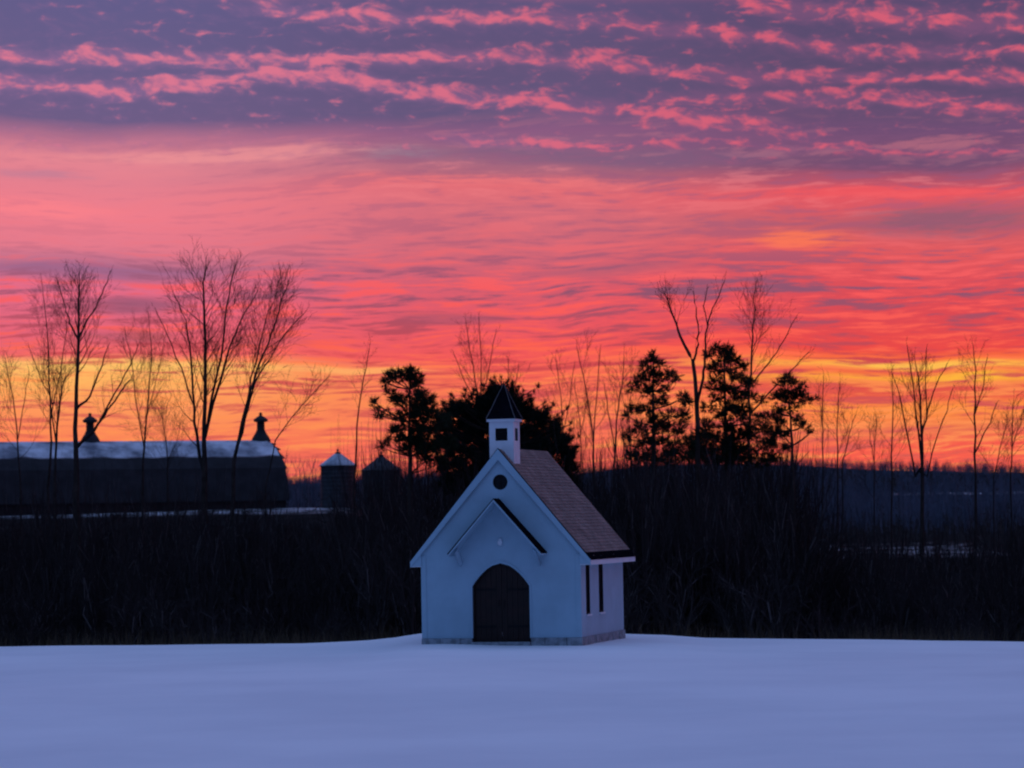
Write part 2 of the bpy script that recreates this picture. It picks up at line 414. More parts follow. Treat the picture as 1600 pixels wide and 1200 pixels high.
def ground(x, y):
    zc = ip(x, crest_z)
    if y <= CREST_Y:
        k = sstep(y, 58, 88)
        z = zc * k
        # soft drifts, and a shallow scoop blown out in front of the chapel
        z += 0.09 * mnoise.noise(Vector((x * 0.10, y * 0.06, 1.7))) * (1 - 0.6 * sstep(y, 70, 84))
        z += 0.03 * mnoise.noise(Vector((x * 0.35, y * 0.22, 4.1))) + 0.012 * mnoise.noise(Vector((x * 0.5 + y * 0.9, y * 1.1, 7.7)))
        d = math.hypot((x + 0.2) / 3.2, (y - 81.6) / 2.2)
        z -= 0.05 * math.exp(-d * d)
        return z
    b = ip(y, base_y)
    if y > 1000:
        k = sstep(y, 1000, 2400); b *= (1 - k) + k * ip(x, ridge_k)
    f = sstep(x, -6, -19) if False else 1 - sstep(x, -19, -5)
    if 140 < y < 600: b = max(b, b + (ip(y, knoll_y) - b) * f)
    z = b + zc * (1 - sstep(y, 92, 130))
    if y > 95: z += 0.5 * mnoise.noise(Vector((x * 0.05, y * 0.05, 9.0))) * sstep(y, 95, 110) * (0.35 if f > 0.3 and 280 < y < 430 else 1)
    return z

def build_ground():
    ys = list(np.arange(-40, 40, 4.0)) + list(np.arange(40, 76, 1.0)) + list(np.arange(76, 97, 0.25)) + list(np.arange(97, 140, 1.5)) + list(np.arange(140, 440, 4)) + list(np.arange(440, 1400, 15)) + list(np.arange(1400, 3600, 40)) + list(np.arange(3600, 9001, 300))
    xh = list(np.arange(0, 20, 0.4)) + list(np.arange(20, 60, 2.0)) + list(np.arange(60, 300, 8)) + list(np.arange(300, 900, 25)) + list(np.arange(900, 5001, 200))
    xs = [-x for x in reversed(xh[1:])] + xh
    nx, ny = len(xs), len(ys)
    vs = np.array([(x, y, ground(x, y)) for y in ys for x in xs], np.float32)
    i = np.arange(ny - 1)[:, None] * nx + np.arange(nx - 1)[None, :]
    fs = np.stack([i, i + 1, i + 1 + nx, i + nx], -1).reshape(-1, 4)
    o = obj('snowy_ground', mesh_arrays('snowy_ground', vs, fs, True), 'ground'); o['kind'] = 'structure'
build_ground()

# ------------------------------------------------------------------ chapel
TH = R(14.5)
CD = 83.2
W2, LEN = 2.22, 5.25              # half width, length
SL = 1.2                          # roof slope
APEX = 5.22                       # ridge top
OV = 0.28                         # eave overhang
FO, BO = 0.06, 0.30               # rake overhang front and back
ch_origin = at(784, 1003, CD)
chapel = empty('chapel', (ch_origin.x, ch_origin.y + 0.0, 0.0), -TH)
tag(chapel, 'small pale chapel with steep gable roof, belfry and pointed brown door standing on the snow', 'chapel')
Z0 = -0.35                        # foot of the foundation, under the snow

def front(u, v, t): return (u, t, v)
def side(u, v, t): return (t, u, v)

def lancet(x0, x1, z0, zs, zt, n=9, bulge=0.55):
    """pointed arch outline, counter-clockwise from bottom left"""
    cx = (x0 + x1) / 2; w = (x1 - x0) / 2; h = zt - zs
    pts = [(x0, z0), (x1, z0)]
    for i in range(n + 1):
        t = i / n                                  # right springing to apex
        pts.append((cx + w * (1 - t) ** bulge if t < 1 else cx, zs + h * t ** 0.95))
    for i in range(n - 1, -1, -1):
        t = i / n
        pts.append((cx - w * (1 - t) ** bulge, zs + h * t ** 0.95))
    return pts

def circle(cx, cz, r, n=24): return [(cx + r * math.cos(2 * math.pi * k / n), cz + r * math.sin(2 * math.pi * k / n)) for k in range(n)]

FZ = 0.12                          # foundation top
door = (-0.80, 0.80, 0.0, 1.52, 2.14)
gable_z = lambda x: APEX - 0.10 - abs(x) * SL
dpts = lancet(*door)
ROUND = (0.03, 4.33, 0.21)
# front wall with the door and round window openings
fw = MB()
outer = [(-W2, FZ), (door[0], FZ)] + [(x, z) for x, z in reversed(dpts[2:])] + [(door[1], FZ), (W2, FZ), (W2, gable_z(W2)), (0, gable_z(0)), (-W2, gable_z(-W2))]
fw.plate(outer, [circle(*ROUND)], front, 0.0, 0.16)
fw.build('front_wall', 'paint', chapel)
MB().plate([(-W2, FZ), (W2, FZ), (W2, gable_z(W2)), (0, gable_z(0)), (-W2, gable_z(-W2))], [], front, LEN - 0.16, LEN).build('back_wall', 'paint', chapel)
WIN = [(0.60, 1.06), (2.16, 2.68)]
WZ = (0.72, 2.02, 2.22)
wl = [lancet(a, b, *WZ, n=6) for a, b in WIN]
MB().plate([(0.162, FZ), (LEN - 0.162, FZ), (LEN - 0.162, gable_z(W2)), (0.162, gable_z(W2))], wl, side, W2 - 0.16, W2).build('side_wall', 'paint', chapel)
MB().plate([(0.162, FZ), (LEN - 0.162, FZ), (LEN - 0.162, gable_z(W2)), (0.162, gable_z(W2))], wl, side, -W2, -W2 + 0.16).build('side_wall', 'paint', chapel)
for s_ in (1, -1):
    for (a, b), l in zip(WIN, wl):
        wx = s_ * (W2 - 0.026)
        inner = lancet(a + 0.045, b - 0.045, WZ[0] + 0.05, WZ[1], WZ[2] - 0.05, n=6)
        big = lancet(a + 0.002, b - 0.002, WZ[0] + 0.002, WZ[1], WZ[2] - 0.003, n=6)
        w_ = MB().plate(big, [inner], side, wx - 0.02, wx + 0.03).build('lancet_window', 'iron', chapel)
        MB().plate(inner, [], side, wx - 0.006, wx + 0.006).build('pane', 'glass', w_)
        MB().box(wx + 0.006 * s_ - 0.002, wx + 0.006 * s_ + 0.012, (a + b) / 2 - 0.012, (a + b) / 2 + 0.012, WZ[0] + 0.05, WZ[2] - 0.06).build('glazing_bar', 'iron', w_)
        MB().box(min(s_ * (W2 - 0.06), s_ * (W2 + 0.05)), max(s_ * (W2 - 0.06), s_ * (W2 + 0.05)), a - 0.05, b + 0.05, WZ[0] - 0.05, WZ[0] - 0.002).build('sill', 'trim', w_)
# foundation: separate blocks of stone laid in one course along front and sides
rng = random.Random(5)
fb = empty('foundation', (0, 0, 0)); fb.parent = chapel
def course(horizontal, a0, a1, c0, c1):
    p = a0
    while p < a1 - 0.05:
        q = min(a1, p + rng.uniform(0.38, 0.62))
        if a1 - q < 0.2: q = a1
        e = rng.uniform(-0.012, 0.012)
        g = 0.008
        m_ = MB()
        (m_.box(p + g, q - g, c0 - e, c1, Z0, FZ - 0.003) if horizontal else m_.box(c0, c1 + e, p + g, q - g, Z0, FZ - 0.003))
        m_.build('stone', 'stone', fb, fix=False)
        p = q
course(True, -W2 - 0.03, door[0] - 0.02, -0.035, 0.16)
course(True, door[1] + 0.02, W2 + 0.03, -0.035, 0.16)
course(False, 0.17, LEN, W2 - 0.16, W2 + 0.035)
course(False, 0.17, LEN, -W2 - 0.035, -W2 + 0.16)
MB().box(door[0] - 0.018, door[1] + 0.018, -0.16, 0.2, Z0, 0.015).build('doorstep', 'stone', chapel)
# corner boards
for s_ in (-1, 1):
    MB().box(s_ * W2 - 0.07 + s_ * -0.055, s_ * W2 + 0.07 + s_ * -0.055, -0.018, -0.002, FZ + 0.005, 2.36).build('corner_board', 'trim' if False else 'paint', chapel)
# door: two leaves of planks in a pointed frame
frame_in = lancet(door[0] + 0.06, door[1] - 0.06, 0.0, 1.52, 2.07)
MB().plate(lancet(door[0] + 0.002, door[1] - 0.002, 0.016, 1.52, 2.137), [lancet(door[0] + 0.05, door[1] - 0.05, 0.02, 1.52, 2.085)], front, 0.05, 0.14).build('door_frame', 'wood', chapel)
def arch_top(x):
    w = door[1] - 0.055
    t = 1 - min(1.0, abs(x) / w) ** (1 / 0.55)
    return 1.52 + 0.56 * max(0, t) ** 0.95
for s_ in (-1, 1):
    leaf = empty('door_leaf', (0, 0, 0)); leaf.parent = chapel
    for k in range(5):
        a = s_ * (0.006 + k * 0.148); b = s_ * (0.006 + k * 0.148 + 0.142)
        a, b = min(a, b), max(a, b)
        zA, zB = arch_top(a), arch_top(b)
        yo = 0.095 + 0.004 * (k % 2)
        MB().hexa([(a, yo, 0.02), (b, yo, 0.02), (b, yo + 0.035, 0.02), (a, yo + 0.035, 0.02)], [(a, yo, zA), (b, yo, zB), (b, yo + 0.035, zB), (a, yo + 0.035, zA)]).build('plank', 'wood', leaf)
    for z in (0.4, 1.4):
        MB().box(min(s_ * 0.16, s_ * 0.74), max(s_ * 0.16, s_ * 0.74), 0.082, 0.094, z, z + 0.06).build('strap_hinge', 'iron', leaf)
    MB().tube([Vector((s_ * 0.07, 0.07, 0.95)), Vector((s_ * 0.07, 0.055, 1.0)), Vector((s_ * 0.07, 0.055, 1.1)), Vector((s_ * 0.07, 0.07, 1.15))], [0.012] * 4, 6).build('handle', 'iron', leaf)
# pointed casing round the door
oc = lancet(door[0] - 0.05, door[1] + 0.05, FZ + 0.004, 1.52, 2.21)
ic = lancet(door[0] + 0.001, door[1] - 0.001, FZ + 0.004, 1.52, 2.138)
ring = MB()
n_ = len(oc)
for i in range(1, n_):
    j = (i + 1) % n_
    a, b, c, d = oc[i], oc[j], ic[j], ic[i]
    ring.hexa([(a[0], -0.02, a[1]), (b[0], -0.02, b[1]), (c[0], -0.02, c[1]), (d[0], -0.02, d[1])], [(a[0], -0.001, a[1]), (b[0], -0.001, b[1]), (c[0], -0.001, c[1]), (d[0], -0.001, d[1])])
ring.build('door_casing', 'paint', chapel)
# small unlit fixture over the door
fx = MB(); fx.box(-0.03, 0.05, -0.05, -0.001, 2.62, 2.80); fx.box(-0.05, 0.07, -0.07, -0.05, 2.66, 2.74); fx.build('wall_fixture', 'trim', chapel)
# round window
rw = MB().plate(circle(*ROUND[:2], ROUND[2] - 0.002), [circle(*ROUND[:2], ROUND[2] - 0.035)], front, 0.04, 0.10).build('round_window', 'iron', chapel)
MB().plate(circle(*ROUND[:2], ROUND[2] - 0.034), [], front, 0.066, 0.078).build('pane', 'glass', rw)
for a in (0, 1):
    bar = MB()
    if a: bar.box(ROUND[0] - 0.01, ROUND[0] + 0.01, 0.05, 0.064, ROUND[1] - 0.17, ROUND[1] + 0.17)
    else: bar.box(ROUND[0] - 0.17, ROUND[0] + 0.17, 0.047, 0.062, ROUND[1] - 0.01, ROUND[1] + 0.01)
    bar.build('glazing_bar', 'iron', rw)

# roof: two decked slopes, each clad with shingle tabs laid in courses
def slope_deck(half, apex, y0, y1, s_, th=0.10, xin=0.0):
    n = Vector((s_ * SL, 0, 1)).normalized()
    x0, x1 = s_ * xin, s_ * half
    a = [Vector((x0, y0, apex - abs(x0) * SL)), Vector((x1, y0, apex - half * SL)), Vector((x1, y1, apex - half * SL)), Vector((x0, y1, apex - abs(x0) * SL))]
    # plumb cut at the ridge and square cut at the eave
    lo = [p - Vector((0, 0, th * math.sqrt(1 + SL * SL))) for p in a]
    return MB().hexa(lo, a)

def shingles(half, apex, y0, y1, s_, expo=0.115, wid=0.2, seed=1, lift=0.004):
    rg = random.Random(seed)
    mb = MB()
    L = half * math.sqrt(1 + SL * SL)
    dn = Vector((s_, 0, -SL)).normalized(); nn = Vector((s_ * SL, 0, 1)).normalized()
    k = int(L / expo)
    for r in range(k + 1):
        d1 = L - r * expo + 0.03; d0 = max(0.0, d1 - expo * 1.5)
        if d1 < 0.05: break
        y = y0 - rg.uniform(0, wid) ; first = True
        while y < y1:
            w = wid * rg.uniform(0.8, 1.2)
            ya, yb = max(y, y0 - 0.01) + 0.004, min(y + w, y1 + 0.01) - 0.004
            if yb - ya > 0.02:
                t = rg.uniform(0.010, 0.020); jj = rg.uniform(-0.012, 0.008)
                P = lambda d, yy, h: Vector((0, yy, apex)) + dn * d + nn * h
                # only the exposed top, butt and ends: 3 quads
                v = [P(d0, ya, lift), P(d0, yb, lift), P(d1 + jj, yb, lift + t), P(d1 + jj, ya, lift + t), P(d1 + jj, yb, -0.002), P(d1 + jj, ya, -0.002)]
                mb.add(v, [(0, 1, 2, 3), (3, 2, 4, 5)])
            y += w
    return mb

RH = W2 + OV
for s_ in (-1, 1):
    sl = slope_deck(RH, APEX, -FO, LEN + BO, s_, 0.055).build('roof_slope', 'trim', chapel)
    sh = shingles(RH, APEX + 0.002, -FO + 0.05, LEN + BO, s_, seed=11 + s_).build('shingles', 'shingle', sl, fix=False); sh['kind'] = 'stuff'
    # rake boards on both gables
    for ya, yb in ((-FO - 0.024, -FO - 0.002), (LEN + BO + 0.002, LEN + BO + 0.024)):
        h = 0.20
        top = lambda x: APEX + 0.012 - abs(x) * SL
        q = [(0 if s_ > 0 else -0.0, top(0)), (s_ * (RH + 0.02), top(RH + 0.02)), (s_ * (RH + 0.02), top(RH + 0.02) - h * 0.8), (s_ * 0.0, top(0) - h * 1.5)]
        MB().hexa([(x, ya, z) for x, z in q], [(x, yb, z) for x, z in q]).build('rake_board', 'paint', sl)
    # boxed eave with fascia
    zt = APEX - RH * SL
    ex0, ex1 = sorted((s_ * (RH + 0.002), s_ * (RH + 0.024)))
    MB().box(ex0, ex1, -FO, LEN + BO, zt - 0.16, zt - 0.005).build('fascia', 'trim', sl)
    ix0, ix1 = sorted((s_ * (W2 + 0.003), s_ * RH))
    MB().box(ix0, ix1, -FO + 0.002, LEN + BO - 0.002, zt - 0.155, zt - 0.135).build('soffit', 'trim', sl)
    # end caps of the eave box facing the camera
    MB().hexa([(s_ * (W2 - 0.0), -FO - 0.0, zt - 0.133), (s_ * RH, -FO, zt - 0.133), (s_ * RH, -FO, zt - 0.09), (s_ * W2, -FO, zt + 0.22)],
              [(s_ * (W2 - 0.0), -0.003, zt - 0.133), (s_ * RH, -0.003, zt - 0.133), (s_ * RH, -0.003, zt - 0.09), (s_ * W2, -0.003, zt + 0.22)]).build('eave_return', 'paint', sl)
    # dark metal drip edge along eave and front rake
    dz = APEX - RH * SL
    e0, e1 = sorted((s_ * (RH - 0.10), s_ * (RH + 0.03)))
    zz = lambda x: APEX + 0.022 - abs(x) * SL
    MB().hexa([(s_ * (RH - 0.12), -FO, zz(RH - 0.12)), (s_ * (RH + 0.04), -FO, zz(RH + 0.04)), (s_ * (RH + 0.04), LEN + BO, zz(RH + 0.04)), (s_ * (RH - 0.12), LEN + BO, zz(RH - 0.12))],
              [(s_ * (RH - 0.12), -FO, zz(RH - 0.12) + 0.016), (s_ * (RH + 0.04), -FO, zz(RH + 0.04) + 0.016), (s_ * (RH + 0.04), LEN + BO, zz(RH + 0.04) + 0.016), (s_ * (RH - 0.12), LEN + BO, zz(RH - 0.12) + 0.016)]).build('drip_edge', 'dark_shingle', sl)
    MB().hexa([(0, -FO - 0.026, APEX + 0.014), (s_ * RH, -FO - 0.026, zz(RH) - 0.006), (s_ * RH, -FO + 0.05, zz(RH) - 0.006), (0, -FO + 0.05, APEX + 0.014)],
              [(0, -FO - 0.026, APEX + 0.034), (s_ * RH, -FO - 0.026, zz(RH) + 0.014), (s_ * RH, -FO + 0.05, zz(RH) + 0.014), (0, -FO + 0.05, APEX + 0.034)]).build('drip_edge', 'dark_shingle', sl)
# ridge caps
for k in range(18):
    y0 = 0.95 + k * 0.255
    if y0 > LEN + BO - 0.1: break
    cap = MB()
    for s_ in (-1, 1):
        cap.add([(0, y0, APEX + 0.045), (s_ * 0.13, y0, APEX + 0.035 - 0.13 * SL), (s_ * 0.13, y0 + 0.27, APEX + 0.028 - 0.13 * SL), (0, y0 + 0.27, APEX + 0.036)], [(0, 1, 2, 3)])
    cap.build('ridge_cap', 'shingle', chapel, fix=False)

# gabled hood over the door
HA, HH, HP = 3.86, 1.30, 0.62
hood = empty('door_hood', (0, 0, 0)); hood.parent = chapel
HS = 1.13
for s_ in (-1, 1):
    a = [(0, -HP, HA), (s_ * HH, -HP, HA - HH * HS), (s_ * HH, -0.002, HA - HH * HS), (0, -0.002, HA)]
    lo = [(x, y, z - 0.045) for x, y, z in a]
    MB().hexa(lo, a).build('hood_slope', 'paint', hood)
    up = [(x, y, z + 0.004) for x, y, z in a]; up2 = [(x * 1.01, y - (0.02 if y < -0.1 else 0), z + 0.03) for x, y, z in a]
    MB().hexa(up, up2).build('hood_roofing', 'dark_shingle', hood)
    q = [(0, HA - 0.005), (s_ * (HH - 0.003), HA - HH * HS - 0.003), (s_ * (HH - 0.003), HA - HH * HS - 0.05), (0, HA - 0.06)]
    MB().hexa([(x, -HP - 0.02, z) for x, z in q], [(x, -HP - 0.001, z) for x, z in q]).build('hood_fascia', 'paint', hood)
    # knee brace
    MB().hexa([(s_ * 1.05, -HP + 0.08, HA - 1.05 * HS - 0.16), (s_ * 1.12, -HP + 0.08, HA - 1.12 * HS - 0.16), (s_ * 1.12, -HP + 0.14, HA - 1.12 * HS - 0.09), (s_ * 1.05, -HP + 0.14, HA - 1.05 * HS - 0.09)],
              [(s_ * 1.05, -0.06, HA - 1.05 * HS - 0.55), (s_ * 1.12, -0.06, HA - 1.12 * HS - 0.55), (s_ * 1.12, -0.002, HA - 1.12 * HS - 0.50), (s_ * 1.05, -0.002, HA - 1.05 * HS - 0.50)]).build('brace', 'paint', hood)
# closed tympanum of the hood, set back under it
MB().plate([(-1.16, HA - 1.16 * HS - 0.12), (1.16, HA - 1.16 * HS - 0.12), (0, HA - 0.12)], [], front, -HP + 0.015, -HP + 0.05) if False else None

# belfry
BW = 0.34
BY0 = 0.34
bz0, bz1 = 4.55, 5.98
belfry = empty('belfry', (0, BY0 + BW, 0)); belfry.parent = chapel
op = [(-0.17, 5.46), (0.17, 5.46), (0.17, 5.80), (-0.17, 5.80)]
MB().plate([(-BW, bz0), (BW, bz0), (BW, bz1), (-BW, bz1)], [op], front, -BW, -BW + 0.05).build('belfry_wall', 'trim', belfry)
MB().plate([(-BW, bz0), (BW, bz0), (BW, bz1), (-BW, bz1)], [op], front, BW - 0.05, BW).build('belfry_wall', 'trim', belfry)
for s_ in (-1, 1):
    x0, x1 = sorted((s_ * BW, s_ * (BW - 0.05)))
    MB().plate([(-BW + 0.051, bz0), (BW - 0.051, bz0), (BW - 0.051, bz1), (-BW + 0.051, bz1)], [op], side, x0, x1).build('belfry_wall', 'trim', belfry)
    for k in range(5):
        z = 5.48 + k * 0.066
        MB().hexa([(-0.168, s_ * BW - s_ * 0.045, z + 0.04), (0.168, s_ * BW - s_ * 0.045, z + 0.04), (0.168, s_ * BW - s_ * 0.006, z), (-0.168, s_ * BW - s_ * 0.006, z)],
                  [(-0.168, s_ * BW - s_ * 0.045, z + 0.052), (0.168, s_ * BW - s_ * 0.045, z + 0.052), (0.168, s_ * BW - s_ * 0.006, z + 0.012), (-0.168, s_ * BW - s_ * 0.006, z + 0.012)]).build('louvre', 'iron', belfry)
        MB().hexa([(s_ * BW - s_ * 0.045, -0.168, z + 0.04), (s_ * BW - s_ * 0.045, 0.168, z + 0.04), (s_ * BW - s_ * 0.006, 0.168, z), (s_ * BW - s_ * 0.006, -0.168, z)],
                  [(s_ * BW - s_ * 0.045, -0.168, z + 0.052), (s_ * BW - s_ * 0.045, 0.168, z + 0.052), (s_ * BW - s_ * 0.006, 0.168, z + 0.012), (s_ * BW - s_ * 0.006, -0.168, z + 0.012)]).build('louvre', 'iron', belfry)
co = MB(); e = BW + 0.055
co.box(-e, e, -e, e, bz1 + 0.002, bz1 + 0.07); co.build('cornice', 'trim', belfry)
inner_box = MB(); inner_box.box(-BW + 0.07, BW - 0.07, -BW + 0.07, BW - 0.07, bz0 + 0.1, bz1 - 0.01); inner_box.build('dark_fill', 'iron', belfry)  # solid black box standing in for the dark hollow behind the louvres
# bell-cast spire: four concave sides
sp = MB()
prof = [(BW + 0.07, 6.055), (BW + 0.04, 6.11), (0.285, 6.32), (0.195, 6.55), (0.11, 6.76), (0.055, 6.88), (0.016, 6.98)]
vs = [(sx_ * r, sy_ * r, z) for r, z in prof for sx_, sy_ in ((-1, -1), (1, -1), (1, 1), (-1, 1))]
fs = [(3, 2, 1, 0)] + [(i * 4 + k, i * 4 + (k + 1) % 4, (i + 1) * 4 + (k + 1) % 4, (i + 1) * 4 + k) for i in range(len(prof) - 1) for k in range(4)]
sp.add(vs, fs); spire = sp.build('spire', 'dark_shingle', belfry)
for sx_, sy_ in ((-1, -1), (1, -1), (1, 1), (-1, 1)):
    MB().tube([Vector((sx_ * (r + 0.004), sy_ * (r + 0.004), z + 0.006)) for r, z in prof], [0.014, 0.014, 0.013, 0.012, 0.011, 0.010, 0.008], 6).build('hip_cap', 'hipmetal', spire)
fin = MB(); fin.lathe([(0.0, 6.95), (0.020, 6.96), (0.026, 7.0), (0.010, 7.04), (0.008, 7.16), (0.0, 7.17)], 10); fin.build('finial', 'iron', spire)

# ------------------------------------------------------------------ barn and bins on the knoll
def barn():
    Yb = 352.0
    a = R(23)
    pe = at(424, 690, Yb)                                   # right end of the ridge
    root = empty('barn', (pe.x, pe.y, 4.6), a)
    tag(root, 'long gambrel barn with snow on its upper roof behind the bare trees', 'barn')
    Lb, W = 44.0, 6.2
    H = pe.z - 4.6
    prof = [(W, 1.3), (W * 0.955, 2.7), (W * 0.88, H - 3.1), (W * 0.75, H - 1.95), (W * 0.52, H - 0.95), (W * 0.27, H - 0.28), (0.0, H)]
    MB().plate([(-W + 0.3, -4.0), (W - 0.3, -4.0), (W - 0.3, 1.45), (W * 0.84 - 0.3, H - 3.1), (W * 0.5, H - 1.3), (0, H - 0.35), (-W * 0.5, H - 1.3), (-W * 0.84 + 0.3, H - 3.1), (-W + 0.3, 1.45)], [], side, -Lb + 0.2, -0.35).build('wall', 'barnwall', root)
    for s_ in (-1, 1):
        for i in range(len(prof) - 1):
            (y0, z0), (y1, z1) = prof[i], prof[i + 1]
            nn = Vector((0, -s_ * (z1 - z0) * -1, 0))
            q = [(-Lb, s_ * y0, z0), (0.0, s_ * y0, z0), (0.0 - 0.15 * i, s_ * y1, z1), (-Lb, s_ * y1, z1)]
            th = 0.14
            MB().hexa([(x, y, z - th) for x, y, z in q], q).build('roof_slope', 'barnroof', root)
            if i >= 3:
                # wind-packed snow, its lower edge ragged
                n = 90; rg = random.Random(40 + i); vs, fs = [], []
                for k in range(n + 1):
                    x = -Lb + 0.1 + (Lb - 0.3 - 0.12 * i) * k / n
                    e = (0.10 + 0.22 * (mnoise.noise(Vector((x * 0.35, 2.0, s_))) + 0.3 * mnoise.noise(Vector((x * 1.7, 5.0, s_))))) if i == 3 else 0.0
                    e = max(-0.05, e)
                    ya, za = y0 + (y1 - y0) * e, z0 + (z1 - z0) * e
                    vs += [(x, s_ * ya, za + 0.02), (x, s_ * ya, za + 0.12 + 0.03 * rg.random()), (x, s_ * (ya + y1) / 2, (za + z1) / 2 + 0.20), (x, s_ * y1, z1 + 0.17)]
                    if k:
                        o = 4 * k
                        for j in range(3): fs.append((o - 4 + j, o + j, o + j + 1, o - 3 + j))
                MB().add(vs, fs).build('roof_snow', 'roofsnow', root)
    # lean-to doors and small windows in the long wall
    for x in (-7, -13, -19, -25):
        w = MB().box(x - 0.5, x + 0.5, -W + 0.18, -W + 0.29, 0.1, 0.9).build('window', 'barnwall', root)
        MB().box(x - 0.4, x + 0.4, -W + 0.16, -W + 0.178, 0.18, 0.82).build('pane', 'glass', w)
    # two metal ventilators astride the ridge
    for px in (408, 141):
        x = min((-0.05 * k for k in range(0, 800)), key=lambda d: abs(px_of(pe.x + d * math.cos(a), pe.y + d * math.sin(a), pe.z)[0] - px))
        v = empty('roof_ventilator', (x, 0, H)); v.parent = root
        MB().lathe([(1.12, -0.7), (1.10, 0.15), (0.92, 0.55), (0.62, 1.0), (0.50, 1.3), (0.0, 1.3)], 20).build('ventilator_base', 'barnroof', v)
        MB().lathe([(0.46, 1.302), (0.44, 2.2), (0.0, 2.2)], 20).build('drum', 'barnroof', v)
        MB().lathe([(0.44, 2.203), (0.82, 2.32), (0.80, 2.55), (0.42, 2.85), (0.18, 2.98), (0.16, 3.1), (0.20, 3.2), (0.12, 3.34), (0.0, 3.36)], 20).build('ventilator_cap', 'barnroof', v)
barn()

def grain_bin(px, py_eave, r_px, py_apex, Yb, label, snowy):
    p = at(px, py_eave, Yb); r = r_px / FPX * Yb; za = at(px, py_apex, Yb).z; zb = ground(p.x, p.y) - 0.5
    root = empty('grain_bin', (p.x, p.y, zb)); tag(root, label, 'grain bin', 'grain bins beside the barn')
    h = p.z - zb
    prof = [(0.0, 0.0), (r, 0.0)]
    n = 22
    for k in range(n + 1): prof.append((r + (0.035 if k % 2 else 0.0), h * k / n))
    prof.append((0.0, h + 0.01))
    MB().lathe(prof, 28).build('bin_wall', 'galv', root)
    hc = za - p.z
    rf = MB().lathe([(r + 0.16, h + 0.012), (r + 0.16, h + 0.06), (0.30, h + hc * 0.93), (0.30, h + hc + 0.1), (0.0, h + hc + 0.16)], 28).build('bin_roof', 'galv', root)
    MB().lathe([(0.07, h + hc + 0.17), (0.16, h + hc + 0.24), (0.12, h + hc + 0.42), (0.0, h + hc + 0.5)], 12).build('vent_cap', 'galv', rf)
    mb = MB(); seg = 28; vs, fs = [], []
    for i, t in enumerate((0.02, 0.06, 0.35, 0.7, 0.95)):
        rr = (r + 0.16) * (1 - t) + 0.30 * t
        for k in range(seg):
            vs.append((rr * math.cos(2 * math.pi * k / seg), rr * math.sin(2 * math.pi * k / seg), h + 0.06 + (hc * 0.93 - 0.06) * t + (0.02 if i in (0,) else 0.10)))
    for i in range(4):
        for k in range(seg): fs.append((i * seg + k, i * seg + (k + 1) % seg, (i + 1) * seg + (k + 1) % seg, (i + 1) * seg + k))
    if snowy: MB().add(vs, fs).build('bin_snow', 'roofsnow', root)
grain_bin(528, 729, 27, 708, 345, 'round grain bin with a snow capped cone roof right of the barn', True)
grain_bin(596, 736, 31, 712, 330, 'wider dark grain bin half hidden by the pine left of the chapel', False)

# ------------------------------------------------------------------ bare trees
class Tree:
    def __init__(s, seed):
        s.rg = random.Random(seed); s.trunk = MB(); s.crown = MB(); s.lines = []
    def rvec(s):
        r = s.rg; return Vector((r.gauss(0, 1), r.gauss(0, 1), r.gauss(0, 1))).normalized()
    def branch(s, p, d, length, rad, lvl, up=0.10):
        r = s.rg
        n = 5 if lvl == 1 else (4 if lvl == 2 else 3)
        pts, rads, dirs = [p.copy()], [rad], [d]
        step = length / n
        for i in range(n):
            d = (d + s.rvec() * 0.17 + Vector((0, 0, up))).normalized()
            p = p + d * step
            pts.append(p.copy()); dirs.append(d); rads.append(max(0.003, rad * (1 - 0.85 * (i + 1) / n)))
        s.crown.tube(pts, rads, 4 if lvl < 2 else 3)
        if lvl >= 4: return
        k = {1: r.randint(4, 6), 2: r.randint(3, 5), 3: r.randint(1, 3)}[lvl]
        if length < 0.5: k = min(k, 2)
        for j in range(k):
            t = r.uniform(0.25, 0.98) if j else 0.98
            i = min(n - 1, int(t * n)); q = pts[i].lerp(pts[i + 1], t * n - i)
            ax = dirs[i + 1].cross(s.rvec()).normalized()
            nd = Matrix.Rotation(r.uniform(R(18), R(48)), 3, ax) @ dirs[i + 1]
            s.branch(q, nd, length * r.uniform(0.4, 0.68), max(0.0045, rads[i] * 0.55), lvl + 1, up)
    def stem(s, pts, r0, r1, first, density=1.0, start=0.35, blen=0.32, up=0.10):
        r = s.rg
        # subdivide and roughen the stem
        P = []
        for i in range(len(pts) - 1):
            for k in range(3):
                P.append(pts[i].lerp(pts[i + 1], k / 3) + (Vector((r.gauss(0, .018), r.gauss(0, .04), 0)) if (i or k) else Vector()))
        P.append(pts[-1])
        n = len(P); rad = [r0 + (r1 - r0) * (i / (n - 1)) ** 0.65 for i in range(n)]
        s.lines.append((P, rad))
        (s.trunk if first else s.crown).tube(P, rad, 7 if first else 5)
        L = sum((P[i + 1] - P[i]).length for i in range(n - 1))
        k = int(min(L, 11.0) * 2.1 * density) + 3
        for j in range(k):
            t = start + (1 - start) * (j + r.random()) / k
            i = min(n - 2, int(t * (n - 1))); q = P[i].lerp(P[i + 1], t * (n - 1) - i)
            dd = (P[i + 1] - P[i]).normalized()
            nd = Matrix.Rotation(r.uniform(R(22), R(50)), 3, dd.cross(s.rvec()).normalized()) @ dd
            room = max(0.25, P[-1].z - q.z)                    # no limb outgrows the leader
            bl = min(min(L, 9.0) * 1.15 * blen * (1.15 - 0.75 * t) * r.uniform(0.6, 1.1), 0.78 * room + 0.22)
            s.branch(q, nd, bl, max(0.007, rad[i] * 0.36), 1 if bl > 0.8 else 2, up)
        s.branch(P[-1], (P[-1] - P[-2]).normalized(), min(L, 8.0) * 0.045, r1, 2, up)

